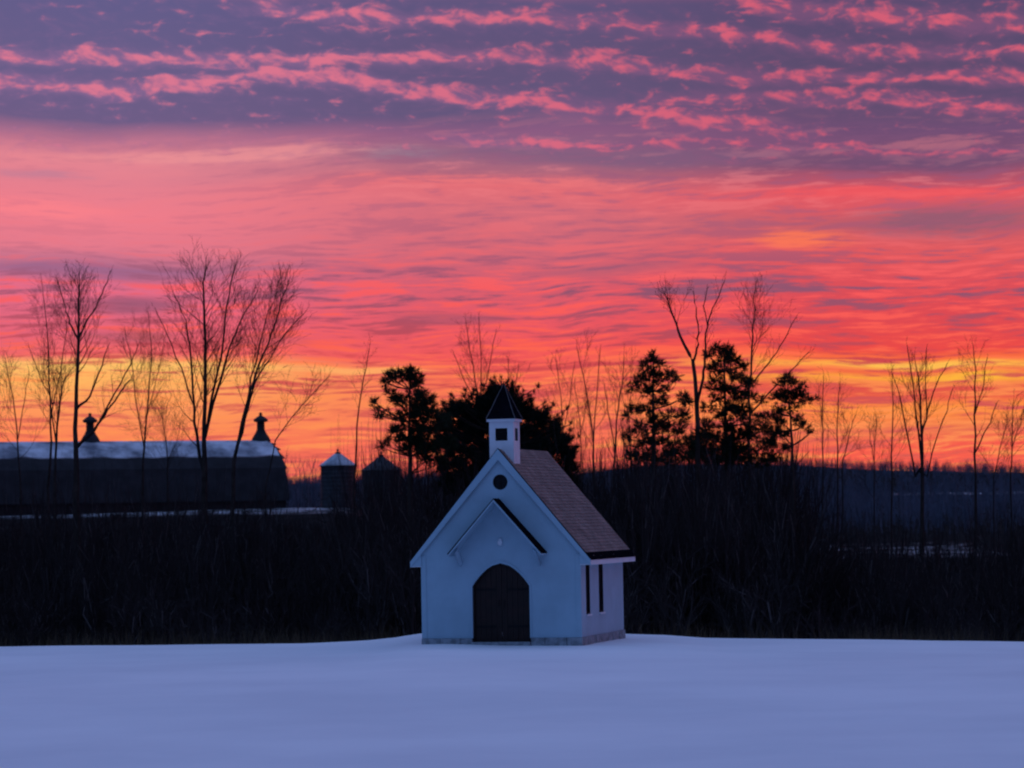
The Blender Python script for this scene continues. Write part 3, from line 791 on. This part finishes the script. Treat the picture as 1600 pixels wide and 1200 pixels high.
def bare_tree(label, Y, stems, r0, seed, density=1.0, start=0.4, blen=0.30, r1=0.013, group=None, name='bare_tree', up=0.10):
    t = Tree(seed)
    fx_, fy_ = stems[0][0]
    b = at(fx_, fy_, Y); gz = ground(b.x, Y)
    rg = random.Random(seed + 7)
    for si, st in enumerate(stems):
        lean = rg.uniform(-0.9, 0.9) if si else rg.uniform(-0.25, 0.25)
        pts = []
        z0 = at(*st[0], Y).z
        for j, (x, y) in enumerate(st):
            dz = at(x, y, Y).z - z0
            pts.append(at(x, y, Y + lean * dz * 0.35))
        if si == 0:
            pts = [Vector((b.x + rg.uniform(-.15, .15), Y, gz - 0.2))] + pts
        sc = 1.0 if si == 0 else 0.54
        if si:
            best = min(((math.hypot(q.x - pts[0].x, q.z - pts[0].z), q, rr_) for P_, R_ in t.lines for q, rr_ in zip(P_, R_)), key=lambda e: e[0])
            shift = best[1].y - pts[0].y
            pts = [Vector((p.x, p.y + shift, p.z)) for p in pts]
            if best[0] < 0.9: pts = [best[1].copy()] + (pts[1:] if best[0] < 0.35 else pts)
            sc = min(sc, best[2] * 0.85 / r0)
        t.stem(pts, r0 * sc, r1, si == 0, density, start if si == 0 else 0.2, blen)
    root = empty(name, (b.x, Y, gz))
    off = Vector((-b.x, -Y, -gz))
    for mb, nm, mt in ((t.trunk, 'trunk', 'bark'), (t.crown, 'crown', 'twig')):
        mb.v = [(v[0] + off.x, v[1] + off.y, v[2] + off.z) for v in mb.v]
        mb.build(nm, mt, root, fix=False)
    tag(root, label, 'tree', group or 'bare trees along the thicket')
    return root

BT = [
 ('tall bare tree rising in front of the left barn ventilator, forked near its top', 104, [[(120, 800), (119, 730), (118, 640), (122, 530), (123, 470), (124, 432)], [(122, 530), (135, 505), (152, 480), (165, 450), (176, 424)], [(121, 545), (112, 505), (103, 480), (92, 440)], [(124, 705), (148, 672), (170, 640), (198, 600), (207, 588)], [(150, 668), (180, 615), (205, 570), (217, 540)], [(123, 650), (140, 620), (160, 570), (170, 540)]], 0.17, 1, 1.0, 0.55, 0.20),
 ('thin crooked bare tree just left of the forked tall one', 108, [[(86, 820), (87, 720), (92, 640), (97, 605), (107, 585)], [(89, 690), (80, 640), (76, 600)]], 0.085, 2, 0.8, 0.5, 0.25),
 ('many stemmed bare tree spreading like a vase above the barn roof', 106, [[(318, 850), (319, 740), (320, 690), (321, 600), (320, 500), (319, 440), (322, 412)], [(317, 745), (309, 700), (303, 640), (298, 560), (290, 500), (272, 460)], [(321, 690), (333, 620), (345, 560), (352, 500), (360, 440), (368, 415)], [(322, 690), (345, 590), (360, 540), (380, 490), (402, 455)], [(303, 640), (288, 590), (268, 540), (245, 490)]], 0.17, 3, 1.1, 0.5, 0.22),
 ('cluster of bare stems leaning right beside the right barn ventilator', 105, [[(362, 800), (366, 720), (378, 660), (392, 610), (405, 570), (425, 520), (440, 470), (452, 438)], [(368, 720), (384, 655), (398, 600), (420, 560), (455, 510), (475, 490)], [(372, 700), (385, 640), (393, 590), (405, 550), (415, 500), (432, 460)]], 0.10, 4, 1.0, 0.55, 0.22),
 ('single thin stem slanting right away from the barn end', 112, [[(415, 760), (430, 688), (470, 635), (512, 590)]], 0.04, 5, 0.5, 0.5, 0.15),
 ('very slender bare pole tree rising between the two grain bins', 116, [[(553, 800), (556, 720), (560, 640), (568, 590), (577, 545)]], 0.06, 6, 0.5, 0.6, 0.10),
 ('faint wispy bare tree far left behind the thin crooked one', 150, [[(75, 760), (80, 690), (78, 600), (74, 520), (66, 445)], [(79, 650), (95, 580), (104, 520), (112, 460)], [(79, 640), (60, 580), (45, 540)]], 0.10, 7, 1.0, 0.45, 0.26),
 ('faint small bare tree at the left edge over the snowy roof', 140, [[(32, 770), (28, 690), (20, 620), (8, 560)], [(27, 680), (38, 620), (44, 580)]], 0.07, 8, 0.8, 0.4, 0.24),
 ('hazy twiggy bare tree between the two tallest left trees', 160, [[(222, 770), (225, 700), (232, 620), (238, 560), (232, 490)], [(226, 690), (212, 620), (205, 560), (196, 520)], [(228, 660), (246, 590), (256, 540)]], 0.10, 9, 1.3, 0.4, 0.26),
 ('low twiggy bare tree over the middle of the barn roof', 165, [[(262, 770), (262, 720), (258, 680), (252, 640)], [(262, 720), (276, 690), (282, 660)]], 0.07, 10, 1.4, 0.3, 0.28),
 ('fan shaped bare tree rising above the dark evergreen behind the chapel', 150, [[(748, 760), (750, 640), (738, 570), (728, 505)], [(750, 640), (752, 560), (748, 495)], [(750, 640), (765, 570), (775, 520)], [(750, 645), (728, 600), (708, 550)]], 0.09, 11, 0.8, 0.5, 0.20),
 ('thin bare tree directly behind the chapel spire', 145, [[(794, 760), (794, 640), (793, 600), (795, 565)], [(794, 640), (806, 600), (810, 570)]], 0.055, 12, 0.6, 0.5, 0.18),
 ('slim bare tree standing just right of the evergreen behind the chapel', 125, [[(930, 820), (928, 730), (926, 680), (915, 610), (902, 545)], [(927, 690), (932, 620), (938, 545)]], 0.085, 13, 0.8, 0.5, 0.22),
 ('slim bare tree left of the first tall pine on the right', 124, [[(957, 820), (960, 730), (963, 660), (972, 600), (975, 558)], [(961, 700), (950, 640), (944, 600)]], 0.075, 14, 0.8, 0.5, 0.22),
 ('faint bare tree rising from the right edge of the dark evergreen', 150, [[(885, 800), (882, 700), (876, 620), (868, 560)], [(881, 680), (892, 620), (898, 570)]], 0.06, 15, 0.7, 0.5, 0.22),
 ('tall dark bare tree with a V fork rising between two pines', 103, [[(1090, 800), (1090, 720), (1089, 640), (1083, 565), (1068, 535), (1055, 505), (1045, 475), (1038, 458)], [(1083, 565), (1090, 545), (1093, 520), (1088, 480), (1085, 455)], [(1092, 640), (1099, 590), (1103, 560), (1102, 530), (1108, 500), (1120, 470), (1133, 438)], [(1106, 508), (1100, 480), (1104, 450)]], 0.15, 16, 0.7, 0.72, 0.15),
 ('bare tree with long right reaching limbs behind the pines', 112, [[(1170, 800), (1170, 720), (1171, 610), (1175, 540), (1178, 500), (1180, 452)], [(1172, 600), (1195, 575), (1215, 550), (1232, 520), (1245, 495)], [(1178, 640), (1215, 600), (1245, 570), (1264, 550)]], 0.10, 17, 0.7, 0.55, 0.18),
 ('thin bare tree first to the right of the layered pine', 130, [[(1285, 840), (1286, 720), (1284, 650), (1287, 592)]], 0.065, 18, 0.7, 0.5, 0.18),
 ('thin straight bare tree second to the right of the layered pine', 128, [[(1309, 840), (1309, 720), (1308, 660), (1312, 602)]], 0.065, 19, 0.7, 0.5, 0.18),
 ('short bare sapling leaning right beside two thin straight trees', 132, [[(1314, 840), (1318, 720), (1326, 680), (1337, 648)]], 0.05, 20, 0.7, 0.5, 0.18),
 ('short faint bare sapling alone above the dip of the hill', 140, [[(1366, 840), (1366, 740), (1366, 690), (1370, 655)], [(1366, 720), (1360, 690), (1357, 665)]], 0.05, 21, 0.7, 0.4, 0.2),
 ('thin bare tree just left of the broad branching one on the right', 122, [[(1393, 850), (1393, 740), (1395, 650), (1394, 585)]], 0.065, 22, 0.7, 0.5, 0.18),
 ('broad bare tree with several spreading stems right of centre hill', 110, [[(1441, 850), (1441, 730), (1440, 660), (1436, 600), (1430, 565)], [(1441, 690), (1450, 640), (1462, 600), (1480, 568)], [(1439, 740), (1433, 660), (1426, 600), (1418, 540)], [(1430, 745), (1416, 670), (1406, 620), (1395, 585)], [(1448, 745), (1462, 690), (1480, 640), (1488, 610)], [(1440, 650), (1444, 590), (1446, 545)]], 0.12, 23, 0.8, 0.5, 0.2),
 ('upright bare tree with a dark trunk near the right edge', 113, [[(1524, 850), (1524, 740), (1524, 650), (1524, 580), (1521, 545)], [(1524, 660), (1532, 610), (1540, 560)], [(1524, 700), (1545, 660), (1556, 630)]], 0.085, 24, 0.8, 0.5, 0.18),
 ('thin bare tree cut close by the right edge of view', 120, [[(1579, 850), (1580, 740), (1581, 680), (1583, 630)], [(1580, 700), (1592, 660), (1600, 630)]], 0.06, 25, 0.8, 0.5, 0.18),
 ('low slanting bare sapling between the two rightmost trees', 126, [[(1552, 850), (1553, 745), (1562, 700), (1572, 665)]], 0.045, 26, 0.8, 0.4, 0.2),
 ('faint bare tree between the slim tree and the first right pine', 160, [[(985, 800), (985, 700), (982, 640), (990, 590)], [(984, 680), (975, 630), (968, 600)]], 0.06, 27, 0.8, 0.4, 0.22),
 ('faint bare tree above the gap left of the slim right hand tree', 165, [[(908, 800), (908, 700), (904, 640), (898, 600)], [(907, 690), (915, 640), (920, 605)]], 0.06, 28, 0.8, 0.4, 0.22),
]
for lab, Y, stems, r0, seed, den, start, blen in BT:
    if seed >= 18 or seed in (12, 13, 14, 15): den, blen = den * 0.5, blen * 0.85     # the slim trees carry few twigs
    elif seed in (7, 8, 9, 10, 11): den *= 0.6
    bare_tree(lab, Y, stems, r0, seed, den, start, blen)

# ------------------------------------------------------------------ evergreens
def needle_cluster(mb, c, r, rg, n, length, width, flat=0.75, dirv=None):
    """tufts of needles on short twigs through a clump of radius r"""
    nt_ = max(3, int(n))
    for _ in range(nt_):
        d = Vector((rg.gauss(0, 1), rg.gauss(0, 1), rg.gauss(0, 1) * flat)).normalized()
        p = c + d * r * (rg.random() ** 0.5) * 0.9
        ax = (d * 0.8 + Vector((0, 0, 0.45)) + (dirv * 0.9 if dirv else Vector())).normalized()
        k = rg.randint(7, 11)
        for j in range(k):
            nd = (ax + Vector((rg.gauss(0, .55), rg.gauss(0, .55), rg.gauss(0, .55)))).normalized()
            L = length * rg.uniform(0.6, 1.15)
            sd = nd.cross(Vector((rg.gauss(0, 1), rg.gauss(0, 1), rg.gauss(0, 1)))).normalized() * width
            b0 = p + ax * rg.uniform(-0.04, 0.06)
            mb.add([b0 - sd, b0 + sd, b0 + nd * L], [(0, 1, 2)])

def evergreen(label, Y, trunk_px, clumps, seed, name='pine_tree', r0=0.13, dens=1.0, needle='needles', length=0.20, width=0.013, spread=1.0, dirfn=None, fat=1.22):
    rg = random.Random(seed)
    base = at(*trunk_px[0], Y); gz = ground(base.x, Y)
    root = empty(name, (base.x, Y, gz)); off = Vector((base.x, Y, gz))
    tp = [Vector((base.x, Y, gz - 0.2))] + [at(x, y, Y) for x, y in trunk_px]
    tb = MB(); P = []
    for i in range(len(tp) - 1):
        for k in range(3): P.append(tp[i].lerp(tp[i + 1], k / 3) + Vector((rg.gauss(0, .015), rg.gauss(0, .03), 0)) * (i > 0))
    P.append(tp[-1]); n = len(P)
    tb.tube([p - off for p in P], [r0 * (1 - 0.85 * i / (n - 1)) for i in range(n)], 8)
    tb.build('trunk', 'bark', root, fix=False)
    lb, nb = MB(), MB()
    for (x, y, r) in clumps:
        rr = fat * r / FPX * Y
        c0 = at(x, y, Y)
        half = abs(c0.x - tp[-1].x)
        dy = rg.uniform(-1, 1) * max(0.5, 0.9 * half + 0.3) * spread
        c = at(x, y, Y + dy)
        # limb from the trunk, a little below the clump
        j = min(range(n), key=lambda i: abs(P[i].z - (c.z - 0.35 * (c - P[i]).xy.length)))
        a = P[j]; m_ = a.lerp(c, 0.55) + Vector((0, 0, -0.08 * (c - a).length + 0.05))
        lb.tube([a - off, m_ - off, c - off], [max(0.016, 0.03 * (1 - j / n) + 0.012), 0.018, 0.008], 5)
        needle_cluster(nb, c - off, rr, rg, dens * 46 * (rr / 0.25) ** 2, length, width, dirv=dirfn(c, P) if dirfn else None)
        # a twin clump at another depth fills the crown's volume
        if rg.random() < 0.75:
            c2 = at(x + rg.uniform(-.5, .5) * r, y + rg.uniform(-.3, .5) * r, Y - dy * rg.uniform(0.2, 0.8))
            lb.tube([a - off, (a.lerp(c2, 0.5) + Vector((0, 0, -.05))) - off, c2 - off], [0.02, 0.014, 0.008], 4)
            needle_cluster(nb, c2 - off, rr * 0.7, rg, dens * 30 * (rr / 0.25) ** 2, length, width, dirv=dirfn(c2, P) if dirfn else None)
    lb.build('limbs', 'bark', root, fix=False)
    nb.build('crown', needle, root, fix=False)
    tag(root, label, 'tree', 'evergreens along the thicket')
    return root

evergreen('ragged open pine standing left of the chapel gable', 101, [(641, 800), (640, 740), (640, 660), (641, 582)],
  [(610, 590, 10), (602, 596, 7), (622, 586, 9), (633, 586, 8), (642, 580, 9), (640, 592, 8), (650, 592, 9), (654, 600, 6), (616, 620, 9), (624, 628, 9), (606, 612, 5), (646, 616, 13), (660, 620, 13), (670, 632, 10), (654, 636, 13), (676, 622, 5),
   (586, 630, 6), (590, 640, 5), (592, 648, 6), (608, 644, 4), (600, 646, 4), (624, 650, 8), (640, 648, 12), (660, 648, 14), (680, 648, 12), (694, 655, 9), (624, 672, 10), (616, 672, 7), (650, 668, 13), (670, 672, 14), (688, 672, 12), (660, 688, 13),
   (608, 686, 7), (632, 688, 10), (670, 700, 12), (656, 704, 10), (600, 692, 6), (594, 698, 5), (666, 720, 10), (684, 700, 11), (632, 700, 8), (700, 690, 12), (690, 722, 9), (650, 690, 12)], 101, dens=0.75)
evergreen('first pine right of the chapel, its rounded crown full of gaps', 102, [(1022, 800), (1021, 720), (1021, 640), (1021, 558)],
  [(1021, 558, 8), (1009, 574, 9), (1014, 565, 7), (1030, 568, 8), (1000, 592, 10), (991, 604, 8), (985, 608, 5), (1021, 588, 12), (1042, 583, 9), (1057, 590, 8), (1034, 596, 9), (1012, 610, 11), (1039, 610, 10), (1030, 628, 12), (1066, 622, 9), (1076, 630, 8),
   (1006, 640, 10), (988, 640, 8), (979, 650, 6), (1024, 655, 12), (1048, 648, 11), (1066, 650, 9), (1000, 667, 10), (985, 679, 9), (978, 684, 5), (1021, 676, 11), (1045, 668, 11), (1062, 672, 9), (1009, 691, 10), (997, 700, 8), (1036, 690, 10), (1054, 696, 9), (1016, 706, 9), (1040, 710, 9), (988, 712, 9), (1002, 716, 10), (1026, 718, 10), (1048, 718, 10), (1062, 706, 10), (1074, 690, 9), (1072, 716, 10), (1070, 660, 8)], 102, dens=0.6)
evergreen('tallest pine right of the chapel, crowding the forked bare tree', 104, [(1134, 800), (1134, 720), (1133, 640), (1131, 548)],
  [(1120, 544, 8), (1135, 547, 9), (1108, 556, 7), (1129, 560, 11), (1144, 562, 9), (1117, 577, 10), (1135, 580, 12), (1159, 574, 8), (1150, 590, 12), (1120, 595, 11), (1165, 598, 9), (1177, 598, 7), (1111, 607, 9), (1132, 607, 12), (1156, 616, 11), (1171, 619, 9),
   (1189, 625, 6), (1120, 625, 10), (1105, 637, 10), (1141, 634, 11), (1162, 640, 11), (1129, 649, 10), (1153, 655, 11), (1177, 655, 11), (1198, 652, 9), (1192, 667, 11), (1168, 673, 12), (1135, 670, 11), (1150, 682, 12), (1180, 685, 10), (1102, 664, 10), (1096, 679, 11), (1114, 685, 13), (1138, 694, 12), (1084, 690, 11), (1104, 702, 12), (1126, 706, 12), (1160, 700, 10), (1088, 712, 12), (1112, 718, 12), (1140, 716, 12), (1166, 716, 11), (1186, 704, 11), (1202, 694, 10), (1208, 714, 10), (1188, 720, 10), (1090, 700, 11), (1150, 706, 11)], 103, dens=0.68)
evergreen('small pine with flat separate layers at the right of the pines', 103, [(1240, 800), (1238, 720), (1236, 650), (1230, 592)],
  [(1228, 592, 7), (1219, 601, 8), (1237, 598, 7), (1255, 604, 5), (1248, 608, 5), (1213, 622, 8), (1222, 616, 7), (1231, 619, 9), (1246, 619, 9), (1261, 625, 8), (1273, 624, 5), (1240, 637, 7), (1213, 646, 9), (1219, 658, 8), (1226, 640, 6), (1246, 656, 7), (1258, 667, 7), (1267, 675, 4), (1210, 673, 9), (1222, 680, 8), (1206, 690, 8), (1228, 700, 6)], 104, dens=0.8, r0=0.09, spread=0.7)
def outward(c, P):
    v = Vector((c.x - P[0].x, c.y - P[0].y, 0))
    return (v.normalized() * 0.8 + Vector((0, 0, 1.1))) if v.length > 0.1 else Vector((0, 0, 1))
rg = random.Random(77)
cl = []
top = [(688, 668), (696, 648), (706, 638), (727, 630), (745, 632), (766, 618), (782, 610), (796, 616), (812, 636), (826, 640), (836, 640), (848, 652), (862, 660), (874, 670), (884, 688), (894, 708), (902, 730)]
for x in range(694, 896, 9):
    y = ip(x, top) + 6
    while y < 765:
        cl.append((x + rg.uniform(-5, 5), y + rg.uniform(-5, 5), rg.uniform(10, 14))); y += 13
# upswept shoots standing out of the crown: root, tip
for (x0, y0, x1, y1) in ((700, 650, 694, 632), (708, 640, 706, 622), (722, 636, 727, 614), (732, 634, 741, 613), (752, 636, 748, 620), (762, 632, 769, 604), (772, 628, 766, 608), (782, 628, 783, 596), (792, 630, 798, 606), (808, 640, 816, 616), (820, 642, 838, 610), (828, 644, 826, 622), (842, 656, 861, 636), (848, 660, 850, 634),
                         (862, 674, 883, 644), (868, 680, 870, 654), (876, 692, 900, 684), (880, 700, 890, 668), (886, 716, 899, 702), (690, 672, 684, 654), (688, 690, 680, 676), (778, 622, 774, 596), (790, 622, 792, 600), (760, 626, 756, 606), (804, 630, 808, 608), (770, 620, 768, 600), (798, 624, 800, 602)):
    for k in range(5):
        t = k / 4
        cl.append((x0 + (x1 - x0) * t * 1.15, y0 + (y1 - y0) * t * 1.15, 8.0 * (1 - t) + 1.6))
evergreen('broad dark evergreen with upswept spiky shoots behind the chapel belfry', 108, [(790, 800), (790, 740), (788, 680), (784, 606)], cl, 105, name='evergreen_tree', dens=0.7, needle='darkneedles', length=0.19, width=0.012, dirfn=outward, fat=0.95)

# ------------------------------------------------------------------ brush and woods
def seg_mesh(segs):
    """array of 3-sided tapering tubes: segs = list of (a, b, r0, r1)"""
    vs, fs = [], []
    for a, b, r0, r1 in segs:
        d = (b - a).normalized(); u = d.orthogonal().normalized(); w = d.cross(u)
        o = len(vs)
        for p, r in ((a, r0), (b, r1)):
            for k in range(3):
                t = 2.094 * k; vs.append(p + (u * math.cos(t) + w * math.sin(t)) * r)
        for k in range(3): fs.append((o + k, o + (k + 1) % 3, o + 3 + (k + 1) % 3, o + 3 + k))
    return np.array([tuple(v) for v in vs], np.float32), np.array(fs, np.int32)

def shrub(seed, stems=7, thick=0.02):
    """unit-height multi-stemmed shrub"""
    rg = random.Random(seed); segs = []
    def grow(p, d, L, r, lvl):
        n = 3 if lvl < 2 else 2
        for i in range(n):
            d2 = (d + Vector((rg.gauss(0, .2), rg.gauss(0, .2), rg.gauss(0, .08) + .06))).normalized()
            q = p + d2 * L / n; r2 = r * 0.78
            segs.append((p, q, r, r2)); p, d, r = q, d2, r2
            if lvl < 2:
                for _ in range(2 if lvl == 0 else 1):
                    ax = d.cross(Vector((rg.gauss(0, 1), rg.gauss(0, 1), rg.gauss(0, 1)))).normalized()
                    grow(p, Matrix.Rotation(rg.uniform(.35, .85), 3, ax) @ d, L * rg.uniform(.35, .55), r * .62, lvl + 1)
    for _ in range(stems):
        a = rg.uniform(0, 6.28); lean = rg.uniform(0.05, 0.42)
        grow(Vector((rg.gauss(0, .05), rg.gauss(0, .05), -0.03)), Vector((math.cos(a) * lean, math.sin(a) * lean, 1)).normalized(), rg.uniform(.55, .82), thick * rg.uniform(.7, 1.2), 0)
    return seg_mesh(segs)

def small_tree(seed, thick=0.016):
    rg = random.Random(seed); segs = []
    p = Vector((0, 0, -0.05)); d = Vector((0, 0, 1)); r = thick
    for i in range(6):
        q = p + (d + Vector((rg.gauss(0, .07), rg.gauss(0, .07), 0))).normalized() * 0.165
        segs.append((p, q, r, r * 0.82)); r *= 0.82; p = q
        if i >= 1:
            for _ in range(3):
                a = rg.uniform(0, 6.28); L = rg.uniform(.16, .32) * (1.15 - i * 0.1)
                bd = Vector((math.cos(a) * .7, math.sin(a) * .7, rg.uniform(.6, 1.1))).normalized()
                m_ = p + bd * L * .55; e_ = m_ + (bd + Vector((rg.gauss(0, .2), rg.gauss(0, .2), .25))).normalized() * L * .5
                segs.append((p, m_, r * .55, r * .4)); segs.append((m_, e_, r * .4, r * .15))
                for _ in range(2):
                    e2 = m_ + (bd + Vector((rg.gauss(0, .5), rg.gauss(0, .5), .3))).normalized() * L * .4
                    segs.append((m_, e2, r * .3, r * .12))
    return seg_mesh(segs)

def scatter(name, protos, places, m, label, cat):
    """places: (x, y, z, height, width factor, rotation)"""
    VV, FF, o = [], [], 0
    for i, (x, y, z, h, wf, a) in enumerate(places):
        v, f = protos[i % len(protos)]
        c, s_ = math.cos(a), math.sin(a)
        w = np.empty_like(v)
        w[:, 0] = (v[:, 0] * c - v[:, 1] * s_) * h * wf + x; w[:, 1] = (v[:, 0] * s_ + v[:, 1] * c) * h * wf + y; w[:, 2] = v[:, 2] * h + z
        VV.append(w); FF.append(f + o); o += len(v)
    ob = obj(name, mesh_arrays(name, np.concatenate(VV), np.concatenate(FF)), m)
    tag(ob, label, cat, None, 'stuff'); return ob

rg = random.Random(31)
thick_top = [(-600, 815), (0, 812), (100, 805), (240, 815), (330, 806), (440, 812), (470, 842), (500, 850), (545, 826), (566, 742), (600, 734), (650, 738), (700, 742), (900, 748), (955, 745), (1000, 722), (1100, 712), (1200, 716), (1240, 728), (1262, 770), (1280, 815), (1300, 842), (1400, 850), (1480, 852), (1530, 840), (1600, 836), (2200, 830)]
shr = [shrub(s) for s in range(6)]
pl = []
while len(pl) < 1700:
    y = 94.6 + 34 * rg.random() ** 1.25
    x = rg.uniform(-0.24, 0.24) * y
    z = ground(x, y)
    px, _ = px_of(x, y, z)
    ty = ip(px, thick_top) + rg.uniform(0, 60) * (1 if rg.random() < 0.75 else 2.6)
    h = at(px, ty, y).z - z
    if y < 97.5: h *= rg.uniform(0.25, 0.7)
    if h < 0.6: continue
    pl.append((x, y, z - 0.05, h * 1.08, min(1.0, 2.6 / h) * rg.uniform(0.8, 1.2), rg.uniform(0, 6.28)))
scatter('thicket', shr, pl, 'brush', 'dense dark leafless thicket behind the snow field', 'thicket')
# knoll slope under the barn
shr2 = [shrub(s, 6, 0.03) for s in range(20, 24)]
pl = []
while len(pl) < 800:
    y = rg.uniform(170, 318); x = rg.uniform(-0.22 * y, -3)
    z = ground(x, y); h = rg.uniform(1.6, 4.5)
    px, py = px_of(x, y, z + h)
    if py < 803 and rg.random() < 0.93: continue
    pl.append((x, y, z, h, min(1.0, 3 / h), rg.uniform(0, 6.28)))
scatter('brushy_bank', shr2, pl, 'brush', 'dark brush on the bank below the barn', 'brush')
# taller young growth in the valley at the right and around the bins
st = [small_tree(s, 0.014) for s in range(6)]
pl = []
while len(pl) < 800:
    y = rg.uniform(135, 690); x = rg.uniform(-0.05, 0.24) * y
    z = ground(x, y); px, py0 = px_of(x, y, z); h = rg.uniform(4, 11)
    _, py = px_of(x, y, z + h)
    lim = ip(px, [(500, 742), (800, 740), (1000, 722), (1250, 726), (1300, 820), (1600, 815)]) + rg.uniform(0, 30)
    if py < lim: continue
    pl.append((x, y, z, h, 0.9, rg.uniform(0, 6.28)))
for _ in range(150):
    y = rg.uniform(96, 128); x = rg.uniform(-0.20, 0.20) * y
    z = ground(x, y); px, _p = px_of(x, y, z)
    h = at(px, ip(px, thick_top) - rg.uniform(-30, 42), y).z - z
    pl.append((x, y, z, h, rg.uniform(0.3, 0.5), rg.uniform(0, 6.28)))
scatter('valley_growth', st, pl, 'brush', 'dark young woods filling the valley behind the thicket', 'woods')
# far woods over the hills
st2 = [small_tree(s, 0.02) for s in range(30, 36)]
pl = []
while len(pl) < 7500:
    y = 880 + 1820 * rg.random() ** 0.8; x = rg.uniform(-0.22, 0.24) * y
    if 1290 < y + x * 0.22 < 1375 and x > 140 and rg.random() < 0.93: continue
    z = ground(x, y); h = rg.uniform(5, 10) if y < 2000 else rg.uniform(4, 7.5)
    pl.append((x, y, z - 0.5, h, rg.uniform(1.2, 2.0), rg.uniform(0, 6.28)))
while len(pl) < 10000:
    y = rg.uniform(850, 1300); x = rg.uniform(-0.02, 0.21) * y
    if 1290 < y + x * 0.22 < 1375 and x > 140 and rg.random() < 0.93: continue
    pl.append((x, y, ground(x, y) - 0.5, rg.uniform(5, 10), rg.uniform(0.9, 1.4), rg.uniform(0, 6.28)))
scatter('wooded_hills', st2, pl, 'hazy_farwood', 'far hills covered in leafless woods', 'woods')
# trees beyond the knoll, just above the horizon left of the bins
pl = []
while len(pl) < 260:
    y = rg.uniform(520, 760); x = rg.uniform(-0.21, 0.02) * y
    z = ground(x, y); px, _ = px_of(x, y, z)
    h = at(px, rg.uniform(718, 790) if px < 500 else rg.uniform(735, 790), y).z - z
    pl.append((x, y, z, h, 0.6, rg.uniform(0, 6.28)))
scatter('distant_treetops', st2, pl, 'hazy_farwood', 'distant leafless treetops showing past the barn', 'woods')
# dead grass along the edge of the snow
rg = random.Random(3); vs, fs = [], []
for _ in range(8200):
    x = rg.uniform(-22, 22); y = rg.gauss(93.2, 0.9)
    if y < 91.2 + 0.9 * mnoise.noise(Vector((x * 0.8, 0, 3))): continue
    if -3.5 < x < 5.0 and rg.random() < 0.7: continue
    if mnoise.noise(Vector((x * 0.5, y * 0.4, 0))) < -0.05 and rg.random() < 0.8: continue
    z = ground(x, y); h = rg.uniform(0.2, 0.75); a = rg.uniform(0, 6.28)
    dx, dy = math.cos(a) * 0.008, math.sin(a) * 0.008; lx, ly = rg.gauss(0, .12), rg.gauss(0, .12)
    o = len(vs)
    vs += [(x - dx, y - dy, z - .05), (x + dx, y + dy, z - .05), (x + lx, y + ly, z + h)]; fs.append((o, o + 1, o + 2))
g = obj('dead_grass', mesh_arrays('dead_grass', vs, fs), 'grass'); tag(g, 'dead grass and weeds along the edge of the snow', 'grass', None, 'stuff')
